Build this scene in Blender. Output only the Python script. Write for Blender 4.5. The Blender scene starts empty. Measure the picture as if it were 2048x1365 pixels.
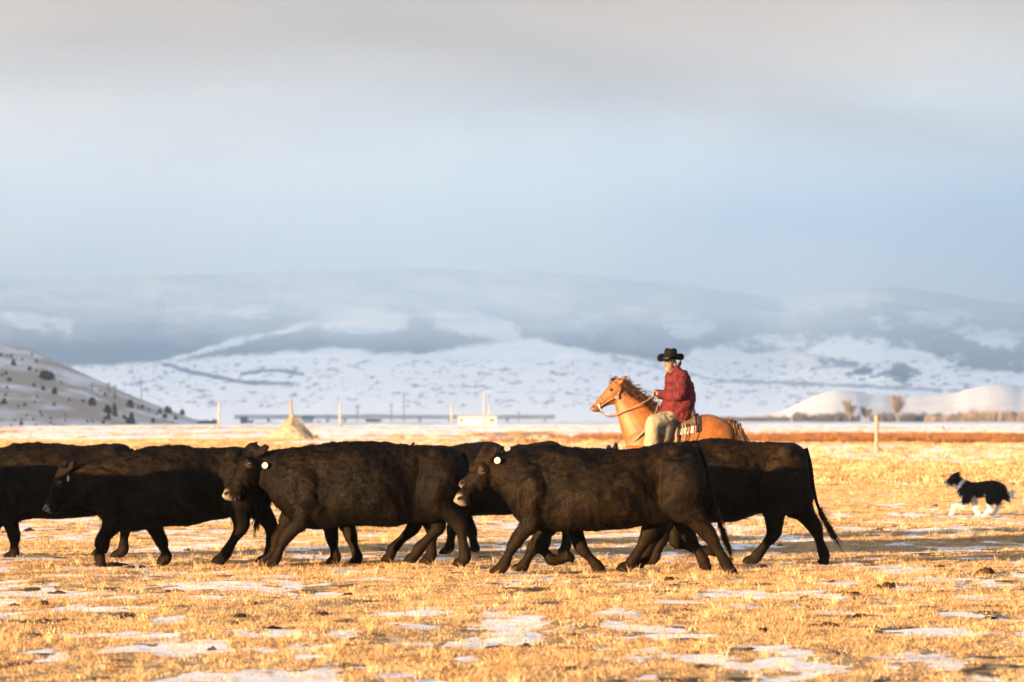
import bpy, bmesh, math, random
import numpy as np
from mathutils import Vector, Matrix

# ------------------------------------------------------------------ camera, sky, sun, exposure
SC = bpy.context.scene
COL = SC.collection
FPX = 150.0 / 36.0 * 2048.0          # focal length in photo pixels
EYE = 1.6                            # camera height
HOR = 835.0                          # horizon row in the photo

cam_d = bpy.data.cameras.new('camera')
cam_d.lens = 150; cam_d.sensor_width = 36
cam_d.clip_start = 0.5; cam_d.clip_end = 80000
cam_d.dof.use_dof = True; cam_d.dof.focus_distance = 46.0; cam_d.dof.aperture_fstop = 4.2
cam = bpy.data.objects.new('camera', cam_d)
cam.location = (0, 0, EYE)
cam.rotation_euler = (math.radians(90) + math.atan((HOR - 682.5) / FPX), 0, 0)
COL.objects.link(cam); SC.camera = cam

SUN_EL = math.radians(4.0)
SUN_OFF = math.radians(45)           # sun stands behind the camera, this far to the left
SUN_DIR = Vector((-math.sin(SUN_OFF) * math.cos(SUN_EL), -math.cos(SUN_OFF) * math.cos(SUN_EL), math.sin(SUN_EL)))
sun_d = bpy.data.lights.new('sun', 'SUN')
sun_d.energy = 5.0; sun_d.angle = math.radians(0.5); sun_d.color = (1.0, 0.64, 0.32)
sun = bpy.data.objects.new('sun', sun_d)
sun.rotation_euler = SUN_DIR.to_track_quat('Z', 'Y').to_euler()
sun.location = (-60, -90, 40)
COL.objects.link(sun)

SC.view_settings.view_transform = 'Standard'
SC.view_settings.look = 'None'
SC.view_settings.gamma = 1.0
SC.view_settings.use_curve_mapping = False
SC.view_settings.exposure = 2.45
SC.cycles.use_denoising = True
SC.cycles.max_bounces = 8
SC.cycles.diffuse_bounces = 3
SC.cycles.volume_bounces = 5
SC.cycles.transparent_max_bounces = 8

def make_world():
    w = bpy.data.worlds.new('World'); SC.world = w; w.use_nodes = True
    nt = w.node_tree; N = nt.nodes; L = nt.links; N.clear()
    out = N.new('ShaderNodeOutputWorld')
    sky = N.new('ShaderNodeTexSky'); sky.sky_type = 'NISHITA'; sky.sun_disc = False
    sky.sun_elevation = SUN_EL; sky.sun_rotation = math.atan2(SUN_DIR.x, SUN_DIR.y)
    sky.dust_density = 1.5
    b1 = N.new('ShaderNodeBackground'); b1.inputs['Strength'].default_value = 0.05
    L.new(sky.outputs[0], b1.inputs['Color'])
    tc = N.new('ShaderNodeTexCoord')
    sep = N.new('ShaderNodeSeparateXYZ'); L.new(tc.outputs['Generated'], sep.inputs[0])
    # soft stretched cloud structure
    mp = N.new('ShaderNodeMapping'); mp.inputs['Scale'].default_value = (4.0, 4.0, 22.0)
    L.new(tc.outputs['Generated'], mp.inputs['Vector'])
    no = N.new('ShaderNodeTexNoise'); no.inputs['Scale'].default_value = 1.6
    no.inputs['Detail'].default_value = 5; no.inputs['Roughness'].default_value = 0.5
    no.inputs['Distortion'].default_value = 0.6
    L.new(mp.outputs[0], no.inputs['Vector'])
    # elevation, bent by the noise so that the deck has uneven layers
    ma = N.new('ShaderNodeMath'); ma.operation = 'MULTIPLY_ADD'
    L.new(no.outputs[0], ma.inputs[0]); ma.inputs[1].default_value = 0.055; 
    L.new(sep.outputs[2], ma.inputs[2])
    mr = N.new('ShaderNodeMapRange'); mr.inputs['From Min'].default_value = 0.02; mr.inputs['From Max'].default_value = 0.17
    L.new(ma.outputs[0], mr.inputs['Value'])
    cr = N.new('ShaderNodeValToRGB'); cr.color_ramp.interpolation = 'B_SPLINE'
    el = cr.color_ramp.elements
    el[0].position = 0.0; el[0].color = (0.60, 0.74, 0.94, 1)
    el[1].position = 1.0; el[1].color = (0.40, 0.25, 0.15, 1)
    for p, c in ((0.20, (0.86, 0.92, 1.00, 1)), (0.38, (1.24, 1.16, 1.07, 1)), (0.54, (0.74, 0.645, 0.56, 1)), (0.70, (0.53, 0.355, 0.24, 1))):
        e = el.new(p); e.color = c
    L.new(mr.outputs[0], cr.inputs[0])
    # higher up the deck is an even cool grey
    hi = N.new('ShaderNodeMapRange'); hi.inputs['From Min'].default_value = 0.14; hi.inputs['From Max'].default_value = 0.60
    L.new(sep.outputs[2], hi.inputs['Value'])
    mh = N.new('ShaderNodeMix'); mh.data_type = 'RGBA'; L.new(hi.outputs[0], mh.inputs[0])
    L.new(cr.outputs[0], mh.inputs[6]); mh.inputs[7].default_value = (0.52, 0.57, 0.67, 1)
    # second, larger pattern: where the deck is bluer and thinner
    mp2 = N.new('ShaderNodeMapping'); mp2.inputs['Scale'].default_value = (7.0, 7.0, 16.0); mp2.inputs['Location'].default_value = (0.55, 0.0, 0.1)
    L.new(tc.outputs['Generated'], mp2.inputs['Vector'])
    no2 = N.new('ShaderNodeTexNoise'); no2.inputs['Scale'].default_value = 1.3; no2.inputs['Detail'].default_value = 4
    L.new(mp2.outputs[0], no2.inputs['Vector'])
    r2 = N.new('ShaderNodeMapRange'); r2.inputs['From Min'].default_value = 0.42; r2.inputs['From Max'].default_value = 0.66
    L.new(no2.outputs[0], r2.inputs['Value'])
    mx = N.new('ShaderNodeMix'); mx.data_type = 'RGBA'; mx.blend_type = 'MULTIPLY'
    # ... thinner towards the right, in a belt above the mountains
    rx = N.new('ShaderNodeMapRange'); rx.inputs['From Min'].default_value = -0.03; rx.inputs['From Max'].default_value = 0.13; L.new(sep.outputs[0], rx.inputs['Value'])
    ra = N.new('ShaderNodeMapRange'); ra.inputs['From Min'].default_value = 0.015; ra.inputs['From Max'].default_value = 0.045; L.new(sep.outputs[2], ra.inputs['Value'])
    rb = N.new('ShaderNodeMapRange'); rb.inputs['From Min'].default_value = 0.085; rb.inputs['From Max'].default_value = 0.05; L.new(sep.outputs[2], rb.inputs['Value'])
    m1 = N.new('ShaderNodeMath'); m1.operation = 'MULTIPLY'; L.new(ra.outputs[0], m1.inputs[0]); L.new(rb.outputs[0], m1.inputs[1])
    m2 = N.new('ShaderNodeMath'); m2.operation = 'MULTIPLY'; L.new(m1.outputs[0], m2.inputs[0]); L.new(rx.outputs[0], m2.inputs[1])
    sc_ = N.new('ShaderNodeMath'); sc_.operation = 'MULTIPLY_ADD'; sc_.inputs[1].default_value = 0.35; sc_.use_clamp = True
    L.new(r2.outputs[0], sc_.inputs[0]); L.new(m2.outputs[0], sc_.inputs[2]); L.new(sc_.outputs[0], mx.inputs[0])
    L.new(mh.outputs[2], mx.inputs[6]); mx.inputs[7].default_value = (0.33, 0.56, 0.86, 1)
    b2 = N.new('ShaderNodeBackground'); b2.inputs['Strength'].default_value = 0.30
    L.new(mx.outputs[2], b2.inputs['Color'])
    ms = N.new('ShaderNodeMixShader'); ms.inputs[0].default_value = 0.93
    L.new(b1.outputs[0], ms.inputs[1]); L.new(b2.outputs[0], ms.inputs[2])
    L.new(ms.outputs[0], out.inputs['Surface'])
make_world()

# ------------------------------------------------------------------ helpers
rng = np.random.default_rng(7)
random.seed(7)

def YD(py_foot):                     # distance of a point on the flat ground seen at photo row py
    return FPX * EYE / (py_foot - HOR)
def W(px, py, Y, dy=0.0):            # world point at distance Y (dy: sideways depth offset, keeps the size at Y)
    return np.array([(px - 1024.0) / FPX * Y, Y + dy, EYE + (HOR - py) / FPX * Y])

def _h(ix, iy, s):
    n = (ix.astype(np.int64) * 374761393 + iy.astype(np.int64) * 668265263 + s * 2147483647 * 31) & 0xFFFFFFFF
    n = ((n ^ (n >> 13)) * 1274126177) & 0xFFFFFFFF
    return ((n ^ (n >> 16)) & 0xFFFFFF) / float(0xFFFFFF)
def vnoise(x, y, s=0):
    x = np.asarray(x, float); y = np.asarray(y, float)
    ix = np.floor(x); iy = np.floor(y); fx = x - ix; fy = y - iy
    fx = fx * fx * (3 - 2 * fx); fy = fy * fy * (3 - 2 * fy)
    a = _h(ix, iy, s); b = _h(ix + 1, iy, s); c = _h(ix, iy + 1, s); d = _h(ix + 1, iy + 1, s)
    return (a * (1 - fx) + b * fx) * (1 - fy) + (c * (1 - fx) + d * fx) * fy
def fbm(x, y, o=4, s=0, g=0.5):
    t = 0; a = 1.0; n = 0
    for i in range(o):
        t = t + a * vnoise(np.asarray(x) * 2 ** i + 17.3 * i, np.asarray(y) * 2 ** i - 9.1 * i, s + i); n += a; a *= g
    return t / n
def smooth(a, b, x):
    t = np.clip((np.asarray(x, float) - a) / (b - a), 0, 1); return t * t * (3 - 2 * t)

def mesh_np(name, V, F, mat=None, smooth_sh=True):
    me = bpy.data.meshes.new(name)
    V = np.asarray(V, np.float32)
    if isinstance(F, np.ndarray):
        nf, k = F.shape
        me.vertices.add(len(V)); me.vertices.foreach_set('co', V.ravel())
        me.loops.add(nf * k); me.loops.foreach_set('vertex_index', F.astype(np.int32).ravel())
        me.polygons.add(nf); me.polygons.foreach_set('loop_start', np.arange(0, nf * k, k, dtype=np.int32))
        me.update(calc_edges=True); me.validate()
    else:
        me.from_pydata([tuple(v) for v in V.tolist()], [], F); me.update()
    me.polygons.foreach_set('use_smooth', np.full(len(me.polygons), smooth_sh))
    if mat: me.materials.append(mat)
    return me
def obj(name, me, parent=None, loc=(0, 0, 0), label=None, cat=None, group=None, kind=None):
    o = bpy.data.objects.new(name, me); COL.objects.link(o)
    o.location = [float(c) for c in loc]
    if parent: o.parent = parent
    tag(o, label, cat, group, kind)
    return o
def tag(o, label=None, cat=None, group=None, kind=None):
    if label: o['label'] = label
    if cat: o['category'] = cat
    if group: o['group'] = group
    if kind: o['kind'] = kind
    return o
def empty(name, loc, label=None, cat=None, group=None):
    return obj(name, None, None, loc, label, cat, group)
def vcol(me, name, arr):             # per-vertex colour (pigment)
    a = me.attributes.new(name, 'FLOAT_COLOR', 'POINT')
    arr = np.asarray(arr, np.float32)
    if arr.shape[1] == 3: arr = np.concatenate([arr, np.ones((len(arr), 1), np.float32)], 1)
    a.data.foreach_set('color', arr.ravel())
def vfloat(me, name, arr):
    a = me.attributes.new(name, 'FLOAT', 'POINT'); a.data.foreach_set('value', np.asarray(arr, np.float32))
def mverts(me):
    v = np.empty(len(me.vertices) * 3, np.float32); me.vertices.foreach_get('co', v); return v.reshape(-1, 3)

class Mat:                           # tiny node helper
    def __init__(s, name, rough=0.8, spec=0.3):
        s.m = bpy.data.materials.new(name); s.m.use_nodes = True
        s.N = s.m.node_tree.nodes; s.L = s.m.node_tree.links
        s.b = s.N['Principled BSDF']
        s.b.inputs['Roughness'].default_value = rough
        s.b.inputs['Specular IOR Level'].default_value = spec
        s.tc = s.N.new('ShaderNodeTexCoord')
    def noise(s, scale, detail=4, rough=0.55, co='Object', stretch=None):
        n = s.N.new('ShaderNodeTexNoise'); n.inputs['Scale'].default_value = scale
        n.inputs['Detail'].default_value = detail; n.inputs['Roughness'].default_value = rough
        src = s.tc.outputs[co]
        if stretch:
            mp = s.N.new('ShaderNodeMapping'); mp.inputs['Scale'].default_value = stretch
            s.L.new(src, mp.inputs[0]); src = mp.outputs[0]
        s.L.new(src, n.inputs['Vector']); return n.outputs[0]
    def ramp(s, fac, stops):
        r = s.N.new('ShaderNodeValToRGB'); e = r.color_ramp.elements
        while len(e) < len(stops): e.new(0.5)
        for k, (p, c) in enumerate(stops):
            e[k].position = p; e[k].color = (*c, 1) if len(c) == 3 else c
        s.L.new(fac, r.inputs[0]); return r.outputs[0]
    def mix(s, fac, a, b, mode='MIX'):
        m = s.N.new('ShaderNodeMix'); m.data_type = 'RGBA'; m.blend_type = mode
        for i, v in ((0, fac), (6, a), (7, b)):
            if hasattr(v, 'is_linked'): s.L.new(v, m.inputs[i])
            elif i == 0: m.inputs[0].default_value = v
            else: m.inputs[i].default_value = (*v, 1)
        return m.outputs[2]
    def attr(s, name, out='Color'):
        a = s.N.new('ShaderNodeAttribute'); a.attribute_name = name; return a.outputs[out]
    def rand(s):
        return s.N.new('ShaderNodeObjectInfo').outputs['Random']
    def base(s, c):
        if hasattr(c, 'is_linked'): s.L.new(c, s.b.inputs['Base Color'])
        else: s.b.inputs['Base Color'].default_value = (*c, 1)
        return s
    def bump(s, h, strength=0.5, dist=0.02):
        b = s.N.new('ShaderNodeBump'); b.inputs['Strength'].default_value = strength; b.inputs['Distance'].default_value = dist
        s.L.new(h, b.inputs['Height']); s.L.new(b.outputs[0], s.b.inputs['Normal']); return s
    def translucent(s, fac, color):  # thin leaf or blade: some light passes through
        t = s.N.new('ShaderNodeBsdfTranslucent')
        if hasattr(color, 'is_linked'): s.L.new(color, t.inputs[0])
        else: t.inputs[0].default_value = (*color, 1)
        m = s.N.new('ShaderNodeMixShader'); m.inputs[0].default_value = fac
        s.L.new(s.b.outputs[0], m.inputs[1]); s.L.new(t.outputs[0], m.inputs[2])
        s.L.new(m.outputs[0], s.N['Material Output'].inputs['Surface']); return s

def plain(name, c, var=0.25, scale=6, rough=0.75, spec=0.3, bump=0.2):
    m = Mat(name, rough, spec); n = m.noise(scale, 5)
    m.base(m.ramp(n, [(0.25, tuple(x * (1 - var) for x in c)), (0.75, tuple(min(1, x * (1 + var)) for x in c))]))
    if bump: m.bump(n, bump, 0.02)
    return m.m

def box(V, F, c, s, rz=0.0):         # append a box to V, F lists
    b = len(V); ca, sa = math.cos(rz), math.sin(rz)
    for z in (-1, 1):
        for x, y in ((-1, -1), (1, -1), (1, 1), (-1, 1)):
            X, Y_ = x * s[0] / 2, y * s[1] / 2
            V.append((c[0] + X * ca - Y_ * sa, c[1] + X * sa + Y_ * ca, c[2] + z * s[2] / 2))
    F += [(b, b + 3, b + 2, b + 1), (b + 4, b + 5, b + 6, b + 7)] + [(b + i, b + (i + 1) % 4, b + 4 + (i + 1) % 4, b + 4 + i) for i in range(4)]
def tube(V, F, pts, radii, n=8, cap=True):
    pts = np.asarray(pts, float); k = len(pts)
    radii = np.full(k, radii) if np.isscalar(radii) else np.asarray(radii)
    T = np.gradient(pts, axis=0); T /= np.linalg.norm(T, axis=1)[:, None] + 1e-9
    up = np.array([0.13, 0.31, 0.94]); b = len(V)
    for i in range(k):
        u = np.cross(T[i], up); 
        if np.linalg.norm(u) < 0.15: u = np.cross(T[i], [1, 0, 0])
        u /= np.linalg.norm(u); v = np.cross(T[i], u)
        for j in range(n):
            a = 2 * math.pi * j / n
            V.append(tuple(pts[i] + radii[i] * (u * math.cos(a) + v * math.sin(a))))
    for i in range(k - 1):
        for j in range(n):
            F.append((b + i * n + j, b + i * n + (j + 1) % n, b + (i + 1) * n + (j + 1) % n, b + (i + 1) * n + j))
    if cap:
        F.append(tuple(b + j for j in range(n))[::-1]); F.append(tuple(b + (k - 1) * n + j for j in range(n)))

def catmull(P, sub=4):
    P = np.asarray(P, float); out = []
    Q = np.vstack([2 * P[0] - P[1], P, 2 * P[-1] - P[-2]])
    for i in range(1, len(Q) - 2):
        for k in range(sub):
            t = k / sub
            out.append(0.5 * ((2 * Q[i]) + (-Q[i - 1] + Q[i + 1]) * t + (2 * Q[i - 1] - 5 * Q[i] + 4 * Q[i + 1] - Q[i + 2]) * t * t + (-Q[i - 1] + 3 * Q[i] - 3 * Q[i + 1] + Q[i + 2]) * t ** 3))
    out.append(P[-1]); return np.array(out)

class Body:                          # closed lofts that are fused into one continuous skin
    def __init__(s): s.V = []; s.F = []
    def rings(s, R):
        n = len(R[0]); b = len(s.V); k = len(R)
        for r in R: s.V += [tuple(p) for p in r]
        for i in range(k - 1):
            for j in range(n):
                s.F.append((b + i * n + j, b + i * n + (j + 1) % n, b + (i + 1) * n + (j + 1) % n, b + (i + 1) * n + j))
        for r0, rev in ((0, True), (k - 1, False)):
            c = len(s.V); s.V.append(tuple(np.mean(R[r0], 0)))
            for j in range(n):
                t = (b + r0 * n + j, b + r0 * n + (j + 1) % n, c)
                s.F.append(t[::-1] if rev else t)
    def torso(s, st, sub=4, n=28):   # stations: x, ztop, zbot, halfwidth, egg (metres), y centre
        st = catmull(st, sub); R = []
        th = np.linspace(0, 2 * math.pi, n, endpoint=False)
        for x, zt, zb, w, egg, yc in st:
            c = np.cos(th); sn = np.sin(th)
            wd = w * np.sign(sn) * np.abs(sn) ** 0.92 * (1 - egg * c)
            R.append(np.stack([np.full(n, x), yc + wd, (zt + zb) / 2 + (zt - zb) / 2 * c], 1))
        s.rings(R)
    def limb(s, st, sub=4, n=14):    # stations: x, y, z, r in the x-z plane, r sideways
        st = catmull(st, sub); P = st[:, :3]; T = np.gradient(P, axis=0); T /= np.linalg.norm(T, axis=1)[:, None] + 1e-9
        th = np.linspace(0, 2 * math.pi, n, endpoint=False); R = []
        for p, t, ru, rv in zip(P, T, st[:, 3], st[:, 4]):
            v = np.array([0, 1.0, 0]); v = v - t * np.dot(v, t); v /= np.linalg.norm(v); u = np.cross(t, v)
            R.append(p + np.outer(np.cos(th), u) * max(ru, 1e-3) + np.outer(np.sin(th), v) * max(rv, 1e-3))
        s.rings(R)
    def frame(s, st, sub=4, n=20):   # stations: centre 3, u 3, v 3
        st = catmull(st, sub); th = np.linspace(0, 2 * math.pi, n, endpoint=False)
        s.rings([q[:3] + np.outer(np.cos(th), q[3:6]) + np.outer(np.sin(th), q[6:9]) for q in st])
    def ball(s, c, r, n=14):
        th = np.linspace(0, 2 * math.pi, n, endpoint=False); R = []
        for a in np.linspace(-1.45, 1.45, 9):
            R.append(np.stack([c[0] + r[0] * math.cos(a) * np.cos(th), c[1] + r[1] * math.cos(a) * np.sin(th), np.full(n, c[2] + r[2] * math.sin(a))], 1))
        s.rings(R)
    def fuse(s, name, voxel, iters=5, mat=None):
        me = bpy.data.meshes.new('loft'); me.from_pydata(s.V, [], s.F); me.update()
        bm = bmesh.new(); bm.from_mesh(me); bmesh.ops.recalc_face_normals(bm, faces=bm.faces); bm.to_mesh(me); bm.free()
        o = bpy.data.objects.new('loft', me); COL.objects.link(o)
        r = o.modifiers.new('r', 'REMESH'); r.mode = 'VOXEL'; r.voxel_size = voxel
        q = o.modifiers.new('s', 'SMOOTH'); q.factor = 0.5; q.iterations = iters
        dg = bpy.context.evaluated_depsgraph_get(); dg.update()
        res = bpy.data.meshes.new_from_object(o.evaluated_get(dg))
        bpy.data.objects.remove(o); bpy.data.meshes.remove(me)
        res.name = name; res.materials.clear()
        res.polygons.foreach_set('use_smooth', np.ones(len(res.polygons), bool))
        if mat: res.materials.append(mat)
        return res

def surf_samples(me, n, seed):       # random points on a mesh: position, normal, vertex index
    r = np.random.default_rng(seed)
    nf = len(me.polygons); ar = np.empty(nf, np.float32); me.polygons.foreach_get('area', ar)
    V = mverts(me); li = np.empty(len(me.loops), np.int32); me.loops.foreach_get('vertex_index', li)
    ls = np.empty(nf, np.int32); me.polygons.foreach_get('loop_start', ls)
    nm = np.empty(nf * 3, np.float32); me.polygons.foreach_get('normal', nm); nm = nm.reshape(-1, 3)
    f = r.choice(nf, n, p=ar / ar.sum())
    a = li[ls[f]]; b = li[ls[f] + 1]; c = li[ls[f] + 2]
    w = r.dirichlet((1, 1, 1), n)
    return V[a] * w[:, :1] + V[b] * w[:, 1:2] + V[c] * w[:, 2:], nm[f], a
def hair_mesh(name, P, D, width, mat, col=None, seed=0, seg=1, droop=0.0, nrm=None):
    # P base points, D tip vectors; one thin tapering blade each
    r = np.random.default_rng(seed); n = len(P)
    s = np.cross(D, r.normal(size=(n, 3))); s /= np.linalg.norm(s, axis=1)[:, None] + 1e-9
    wd = (width * r.uniform(0.6, 1.3, n))[:, None]
    if seg == 1:
        V = np.stack([P - s * wd, P + s * wd, P + D], 1).reshape(-1, 3)
        F = np.arange(n * 3).reshape(-1, 3); k = 3
    else:
        M = P + D * 0.5 + np.array([0, 0, droop]) * np.linalg.norm(D, axis=1)[:, None]
        V = np.stack([P - s * wd, P + s * wd, M + s * wd * 0.8, M - s * wd * 0.8, P + D], 1).reshape(-1, 3); k = 5
        i = np.arange(n) * 5
        F = np.concatenate([np.stack([i, i + 1, i + 2], 1), np.stack([i, i + 2, i + 3], 1), np.stack([i + 3, i + 2, i + 4], 1)])
    if nrm is not None:              # blades are shaded like the skin they lie on
        f0 = F[:, 0]; g = np.cross(V[F[:, 1]] - V[f0], V[F[:, 2]] - V[f0]); own = f0 // k
        fl = np.sum(g * nrm[own], 1) < 0; F[fl] = F[fl][:, ::-1]
    me = mesh_np(name, V, F, mat)
    if nrm is not None:
        q = np.repeat(nrm, k, 0); me.normals_split_custom_set_from_vertices(q.tolist())
    if col is not None: vcol(me, 'tint', np.repeat(col, k, 0))
    return me
#PART2
# ------------------------------------------------------------------ terrain
def edge_r(px):
    return np.interp(px, [-3000, 0, 460, 1100, 2048, 5000], [620, 690, 1050, 1900, 2200, 2400])
def ground_z(x, y):
    x = np.asarray(x, float); y = np.asarray(y, float)
    r = np.hypot(x, y)
    px = np.where(y > 1, 1024 + x / np.maximum(y, 1) * FPX, 1024)
    z = 0.055 * (fbm(x / 1.7, y / 2.6, 3, 11) - 0.5) + 0.030 * (fbm(x / 0.45, y / 0.6, 2, 21) - 0.5) * (r < 160)
    z = z + 0.5 * (fbm(x / 60, y / 60, 2, 31) - 0.5) * smooth(110, 300, r)
    z = z + 0.25 * (fbm(x / 6, y / 30, 2, 37) - 0.5) * smooth(110, 260, r)
    e = edge_r(px)
    z = z - 7.0 * smooth(1.0, 1.25, r / e)
    return z
def snow_amount(x, y):               # 0 bare grass .. 1 snow
    x = np.asarray(x, float); y = np.asarray(y, float)
    px = 1024 + x / np.maximum(y, 1) * FPX
    cov = np.interp(y, [20, 30, 40, 52, 60, 70, 85, 120, 140, 155, 235, 250, 275, 300, 340, 400, 520, 700, 900, 1200],
                       [.30, .31, .34, .37, .45, .41, .22, .20, .36, .74, .80, .62, .45, .72, .85, .66, .86, .8, .85, .85])
    right = smooth(1150, 1500, px)
    cov = np.where((y > 245) & (y < 330), cov * (1 - 0.9 * right) + 0.10 * (1 - right), cov)
    cov = np.where((y > 140) & (y < 245), cov * (0.55 + 0.45 * smooth(700, 1500, px)), cov)
    far = smooth(100, 200, y)
    n1 = fbm(x / 0.45, y / 1.05, 4, 41, 0.64)
    n2 = fbm(x / 9.0, y / 26.0, 4, 51, 0.6)
    n3 = fbm(x / 3.0, y / 6.0, 2, 47)
    n = (n1 * 0.95 + n3 * 0.05) * (1 - far) + (0.72 * n2 + 0.28 * n1) * far
    th = 0.5 + (0.5 - cov) * 0.46
    return smooth(th - 0.06, th + 0.06, n)

def bare_amount(x, y):               # trampled dark earth
    return smooth(.62, .68, fbm(np.asarray(x) / .32, np.asarray(y) / .62, 4, 131, .6)) * (np.asarray(y) < 150)

def polar_sheet(name, az, rr, zf, mat):
    A, R = np.meshgrid(az, rr)
    X = R * np.sin(A); Y = R * np.cos(A); Z = zf(X, Y)
    nr, na = A.shape
    V = np.stack([X, Y, Z], -1).reshape(-1, 3)
    i = (np.arange(nr - 1)[:, None] * na + np.arange(na - 1)[None]).ravel()
    F = np.stack([i, i + 1, i + na + 1, i + na], 1)
    return mesh_np(name, V, F, mat), X.ravel(), Y.ravel(), Z.ravel()

def ground_material():
    m = Mat('field', 0.85, 0.2)
    sn = m.attr('snow', 'Fac')
    fine = m.noise(9.0, 6, 0.65); mid = m.noise(1.3, 5, 0.6); big = m.noise(0.05, 4)
    grit = m.noise(55.0, 3, 0.6)
    soil = m.ramp(fine, [(0.28, (0.14, 0.09, 0.042)), (0.48, (0.34, 0.25, 0.13)), (0.72, (0.50, 0.39, 0.24))])
    soil = m.mix(m.ramp(mid, [(0.35, (0, 0, 0)), (0.7, (1, 1, 1))]), soil, m.mix(0.5, soil, (0.27, 0.18, 0.08)))
    snow = m.ramp(grit, [(0.3, (0.76, 0.75, 0.75)), (0.7, (0.88, 0.87, 0.87))])
    # break the snow edge with fine noise
    a = m.N.new('ShaderNodeMath'); a.operation = 'ADD'; m.L.new(sn, a.inputs[0])
    b = m.N.new('ShaderNodeMath'); b.operation = 'MULTIPLY_ADD'; m.L.new(fine, b.inputs[0]); b.inputs[1].default_value = 2.2; b.inputs[2].default_value = -1.1
    m.L.new(b.outputs[0], a.inputs[1])
    fac = m.ramp(a.outputs[0], [(0.42, (0, 0, 0)), (0.58, (1, 1, 1))])
    soil = m.mix(m.attr('bare', 'Fac'), soil, (0.045, 0.026, 0.012))
    red = m.attr('red', 'Fac')
    soil = m.mix(red, soil, (0.22, 0.105, 0.04))
    m.base(m.mix(fac, soil, snow))
    m.bump(fine, 1.0, 0.10)
    return m.m
GROUND = ground_material()

def build_ground():
    fine = np.arange(-0.165, 0.1651, 0.0016)
    outer = np.concatenate([np.linspace(-math.pi, -0.45, 40), np.linspace(-0.44, -0.17, 30)])
    az = np.concatenate([outer, fine, -outer[::-1]])
    rr = np.concatenate([[0.5, 3, 6, 10, 14, 18], np.arange(20, 90, 0.2), np.arange(90, 130, 0.6), np.geomspace(130, 330, 130), np.geomspace(334, 3000, 170)])
    me, X, Y, Z = polar_sheet('ground', az, rr, ground_z, GROUND)
    Yc = np.where(np.abs(np.arctan2(X, Y)) < 1.2, Y, 60)
    vfloat(me, 'snow', snow_amount(X, Yc))
    vfloat(me, 'bare', bare_amount(X, Yc))
    px = 1024 + X / np.maximum(Y, 1) * FPX
    band = smooth(236, 252, Y) * (1 - smooth(330, 470, Y)) * smooth(1050, 1750, px + 500 * (fbm(X / 8, Y / 20, 3, 61) - 0.5))
    vfloat(me, 'red', np.clip(band, 0, 1))
    obj('ground', me, kind='structure', label='dry winter pasture with patches of snow')
build_ground()

# far slopes and mountains behind the valley -------------------------------------------------
RC = [1100, 2000, 2600, 3600, 4800, 6200, 9000, 13000, 18000]
PYC = [862, 845, 831, 790, 742, 705, 655, 600, 552]
def ridge_py(px):
    return np.interp(px, [-2500, -600, 0, 300, 700, 1150, 1400, 1560, 1640, 1760, 1900, 2048, 2500, 4500],
                         [560, 560, 556, 548, 540, 540, 566, 592, 584, 580, 600, 626, 620, 600])
def mount_z(X, Y):
    r = np.hypot(X, Y); px = 1024 + np.arctan2(X, Y) * FPX
    py = np.interp(r, RC, PYC)
    k = np.where(py < HOR, (HOR - ridge_py(px)) / (HOR - 552.0), 1.0)
    py = HOR - (HOR - py) * k
    back = smooth(18000, 19500, r)
    z = EYE + (HOR - py) / FPX * r
    rel = (fbm(X / 900, Y / 1600, 5, 71, 0.55) - 0.5) * 0.0085 * r * smooth(3800, 8000, r) * (1 - 0.3 * smooth(12000, 17000, r))
    rel = rel + (fbm(X / 200, Y / 380, 4, 77, 0.6) - 0.5) * 0.0022 * r * smooth(2600, 5000, r)
    return z + rel - back * 260
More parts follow.
